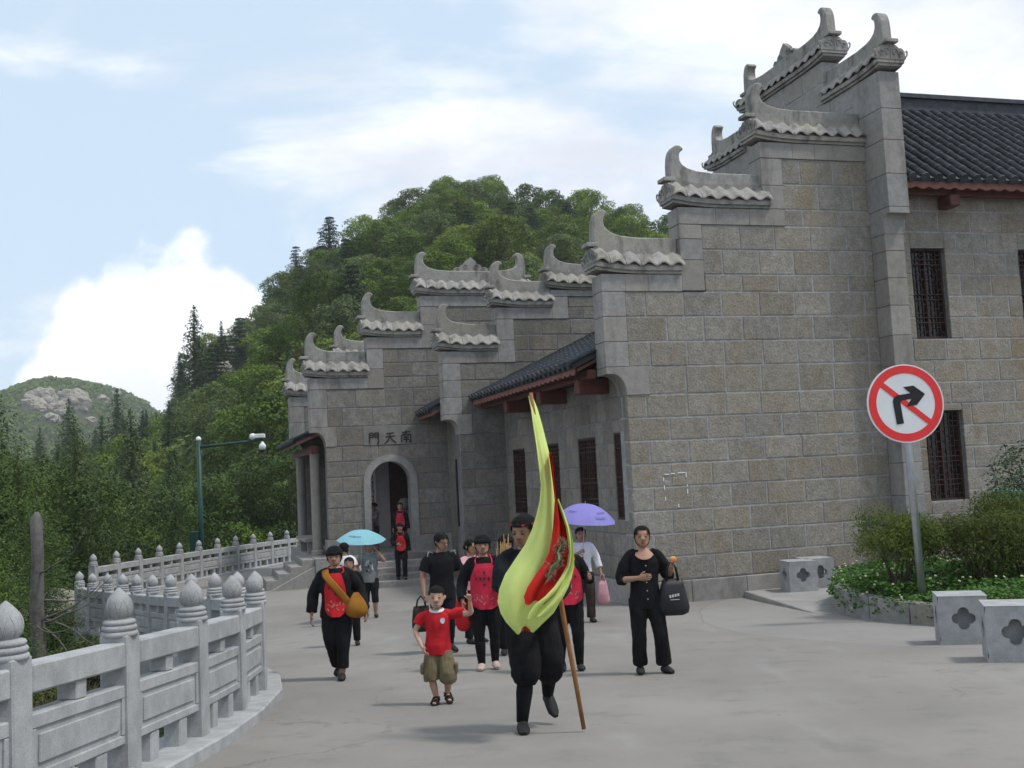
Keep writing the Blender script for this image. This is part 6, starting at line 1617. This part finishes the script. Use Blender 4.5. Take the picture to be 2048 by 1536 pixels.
# ================================================================== the flag and its pole
def flag():
    from mathutils import Vector as V
    gz = ground(.5, 8.8)
    # pole: leaning against the bearer's shoulder, foot near the ground
    pole = thing('flag_pole', 'long bent wooden pole carrying the yellow green flag', 'pole', (.43, 8.85, gz+.02))
    pts = [V((0,0,0)),V((-.05,-.03,.4)),V((-.112,-.05,.85)),V((-.17,-.06,1.35)),V((-.215,-.08,1.9)),V((-.265,-.1,2.45)),V((-.285,-.12,2.66))]
    MB().tube(pts, [.017,.019,.02,.02,.019,.017,.015], 10).build('shaft', M['wood'], pole, smooth_=True)
    M['flag_y'] = cloth('yellow_green_flag', (.8,.9,.33), (.75,.86,.29), bump=.3, bscale=5, trans=.32); M['flag_r'] = cloth('red_flag_field', (.6,.03,.02), (.5,.02,.015), bump=.35, bscale=5, trans=.2)
    M['dragon'] = mat('dragon_print', (.1,.16,.08), (.3,.3,.14), scale=25, rough=.8)
    fl = thing('flag', 'large yellow green flag with red field hanging in folds from the pole', 'flag', (.15, 8.7, gz))
    # hanging cloth: x and z of the left and the right edge from the tip down (metres)
    rows = [(.125,2.24,.161,2.238),(.14,2.141,.195,2.138),(.152,2.002,.227,1.999),(.168,1.845,.258,1.84),(.179,1.688,.285,1.683),(.187,1.532,.304,1.526),(.173,1.416,.313,1.409),(.14,1.301,.326,1.292),(.099,1.187,.343,1.175),(.039,1.074,.353,1.059),(-.045,.963,.354,.943),(-.128,.852,.344,.829),(-.18,.739,.323,.715),(-.196,.645,.291,.621),(-.177,.556,.236,.536),(-.138,.489,.163,.474),(-.071,.444,.076,.437)]
    n = 22; b = MB(); grid = []
    for ri, (xl, zl, xr, zr_) in enumerate(rows):
        t = ri/(len(rows)-1); r = []; wdt = (xr-xl)/.47
        for i in range(n+1):
            s = i/n
            bul = -.1*sin(pi*s)*wdt + .03*sin(s*8+t*3.2)*t*wdt + .014*sin(s*17-t*6)*t + .007*sin(s*31+t*23)*t
            dz = (.04*sin(s*7+1) if ri == len(rows)-1 else 0) + (.03*t*t*sin(pi*s) if t > .8 else 0)
            r.append(V((lerp(xl, xr, s), 8.62+.08*s+bul+.1*(1-t), lerp(zl, zr_, s)-dz))-V(fl.location))
        grid.append(r)
    def sheet(grid, m, name, par, th=.006):
        q = MB(); R, Cn = len(grid), len(grid[0])
        f = [(j*Cn+i, j*Cn+i+1, (j+1)*Cn+i+1, (j+1)*Cn+i) for j in range(R-1) for i in range(Cn-1)]
        q.add([p for r in grid for p in r], f); q.add([p+V((0,th,0)) for r in grid for p in r], [tuple(reversed(a)) for a in f])
        return q.build(name, m, par, smooth_=True, fix=False)
    sheet(grid, M['flag_y'], 'yellow_cloth', fl)
    # the turned-over part: red field with a yellow border, swinging out behind the outer fold
    rr = [(.26,1.78,.28,1.779),(.27,1.663,.301,1.662),(.279,1.547,.302,1.546),(.287,1.412,.311,1.41),(.274,1.297,.351,1.293),(.261,1.202,.376,1.196),(.244,1.107,.39,1.099),(.22,1.012,.393,1.004),(.165,.92,.388,.909),(.096,.839,.364,.826),(.042,.766,.329,.752),(.011,.699,.28,.686),(.016,.646,.208,.636)]
    def hang(tab, k, y0, f): return [[V((lerp(a, c, i/k), y0+f(i, ri/(len(tab)-1)), lerp(b_, d, i/k)-.012*sin(i*.9)))-V(fl.location) for i in range(k+1)] for ri, (a, b_, c, d) in enumerate(tab)]
    g2 = hang(rr, 12, 8.52, lambda i, t: .05*sin(i*.8+t*4)+.1*(i/12)-.06*t+.1*(1-t)**2)
    red = sheet(g2, M['flag_r'], 'red_field', fl)
    br = [(.302,1.411,.321,1.411),(.334,1.295,.365,1.293),(.36,1.198,.394,1.196),(.37,1.102,.408,1.1),(.372,1.007,.411,1.005),(.352,.913,.406,.91),(.302,.832,.382,.828),(.244,.759,.351,.754),(.172,.694,.313,.687),(.085,.638,.268,.629),(.044,.584,.219,.575),(.026,.539,.156,.533)]
    g3 = hang(br, 8, 8.5, lambda i, t: .04*sin(i*1.1+t*5)+.06*(i/8)-.08*t+.08*(1-t)**2)
    sheet(g3, M['flag_y'], 'border_cloth', fl)
    dr = MB(); rn = random.Random(5)
    path = [(.209,.848),(.231,.903),(.267,.928),(.299,.964),(.291,1.018),(.312,1.062),(.344,1.087)]
    dr.tube([V((x, 8.475, y))-V(fl.location) for x, y in path], [.012,.022,.026,.026,.022,.018,.008], 6, flat=.25)
    for k in range(150):
        x, y = path[rn.randrange(len(path))]; p = V((x, 8.47, y))-V(fl.location); d = V((rn.uniform(-1,1), 0, rn.uniform(-1,1))).normalized()*rn.uniform(.02,.075); px = V((-d.z,0,d.x))*.08; p = p+V((rn.uniform(-.03,.03),0,rn.uniform(-.03,.03)))
        dr.add([p+px, p-px, p+d], [(0,1,2)], k % 2)
    dr.build('dragon_print', [M['dragon'], M['gold']], red, fix=False)
    hem = MB(); hem.tube([grid[-1][i]+V((0,-.004,-.012)) for i in range(8, 17)], .011, 6); hem.build('red_hem', M['flag_r'], fl, smooth_=True)
flag()
# lion statue inside the gateway
def lion():
    root = thing('stone_lion', 'pale carved stone lion just inside the arched doorway', 'statue', on_gate(-2.2,13.0,FL-.003), 0)
    b = MB(); b.cbox(-.25,.25,-.25,.25,0,.75,.02); b.build('pedestal', M['dressed'], root)
    q = MB(); ellipsoid(q, (0,.05,1.0), .17,.2,.28); ellipsoid(q, (0,-.06,1.33), .16,.16,.17); ellipsoid(q, (0,-.2,1.28), .08,.08,.07)
    for k in range(9): a = 2*pi*k/9; ellipsoid(q, (.15*cos(a),-.02,1.35+.15*sin(a)), .06,.07,.06, n=8, k=6)
    for s in (-1,1): q.tube([(s*.1,-.1,1.05),(s*.11,-.16,.85),(s*.11,-.2,.76)], [.07,.055,.06], 8)
    pend(q, 'figure', [M['dressed']], root, .02, 2)
PENDING.clear(); lion(); flush_people()
# ================================================================== haze between the camera and the far hills
hm = bpy.data.materials.new('haze'); hm.use_nodes = True; ht = hm.node_tree; ht.nodes.clear()
hv = nd(ht, 'ShaderNodeVolumePrincipled', i_Density=0.00036); hv.inputs['Color'].default_value = (.9,.94,1.0,1); hv.inputs['Anisotropy'].default_value = 0.0
ho = nd(ht, 'ShaderNodeOutputMaterial'); ht.links.new(hv.outputs[0], ho.inputs['Volume'])
hz = MB().box(-4000, 4000, -4000, 4000, -14.5, 84).build('haze', hm, fix=True); tag(hz, kind='stuff')
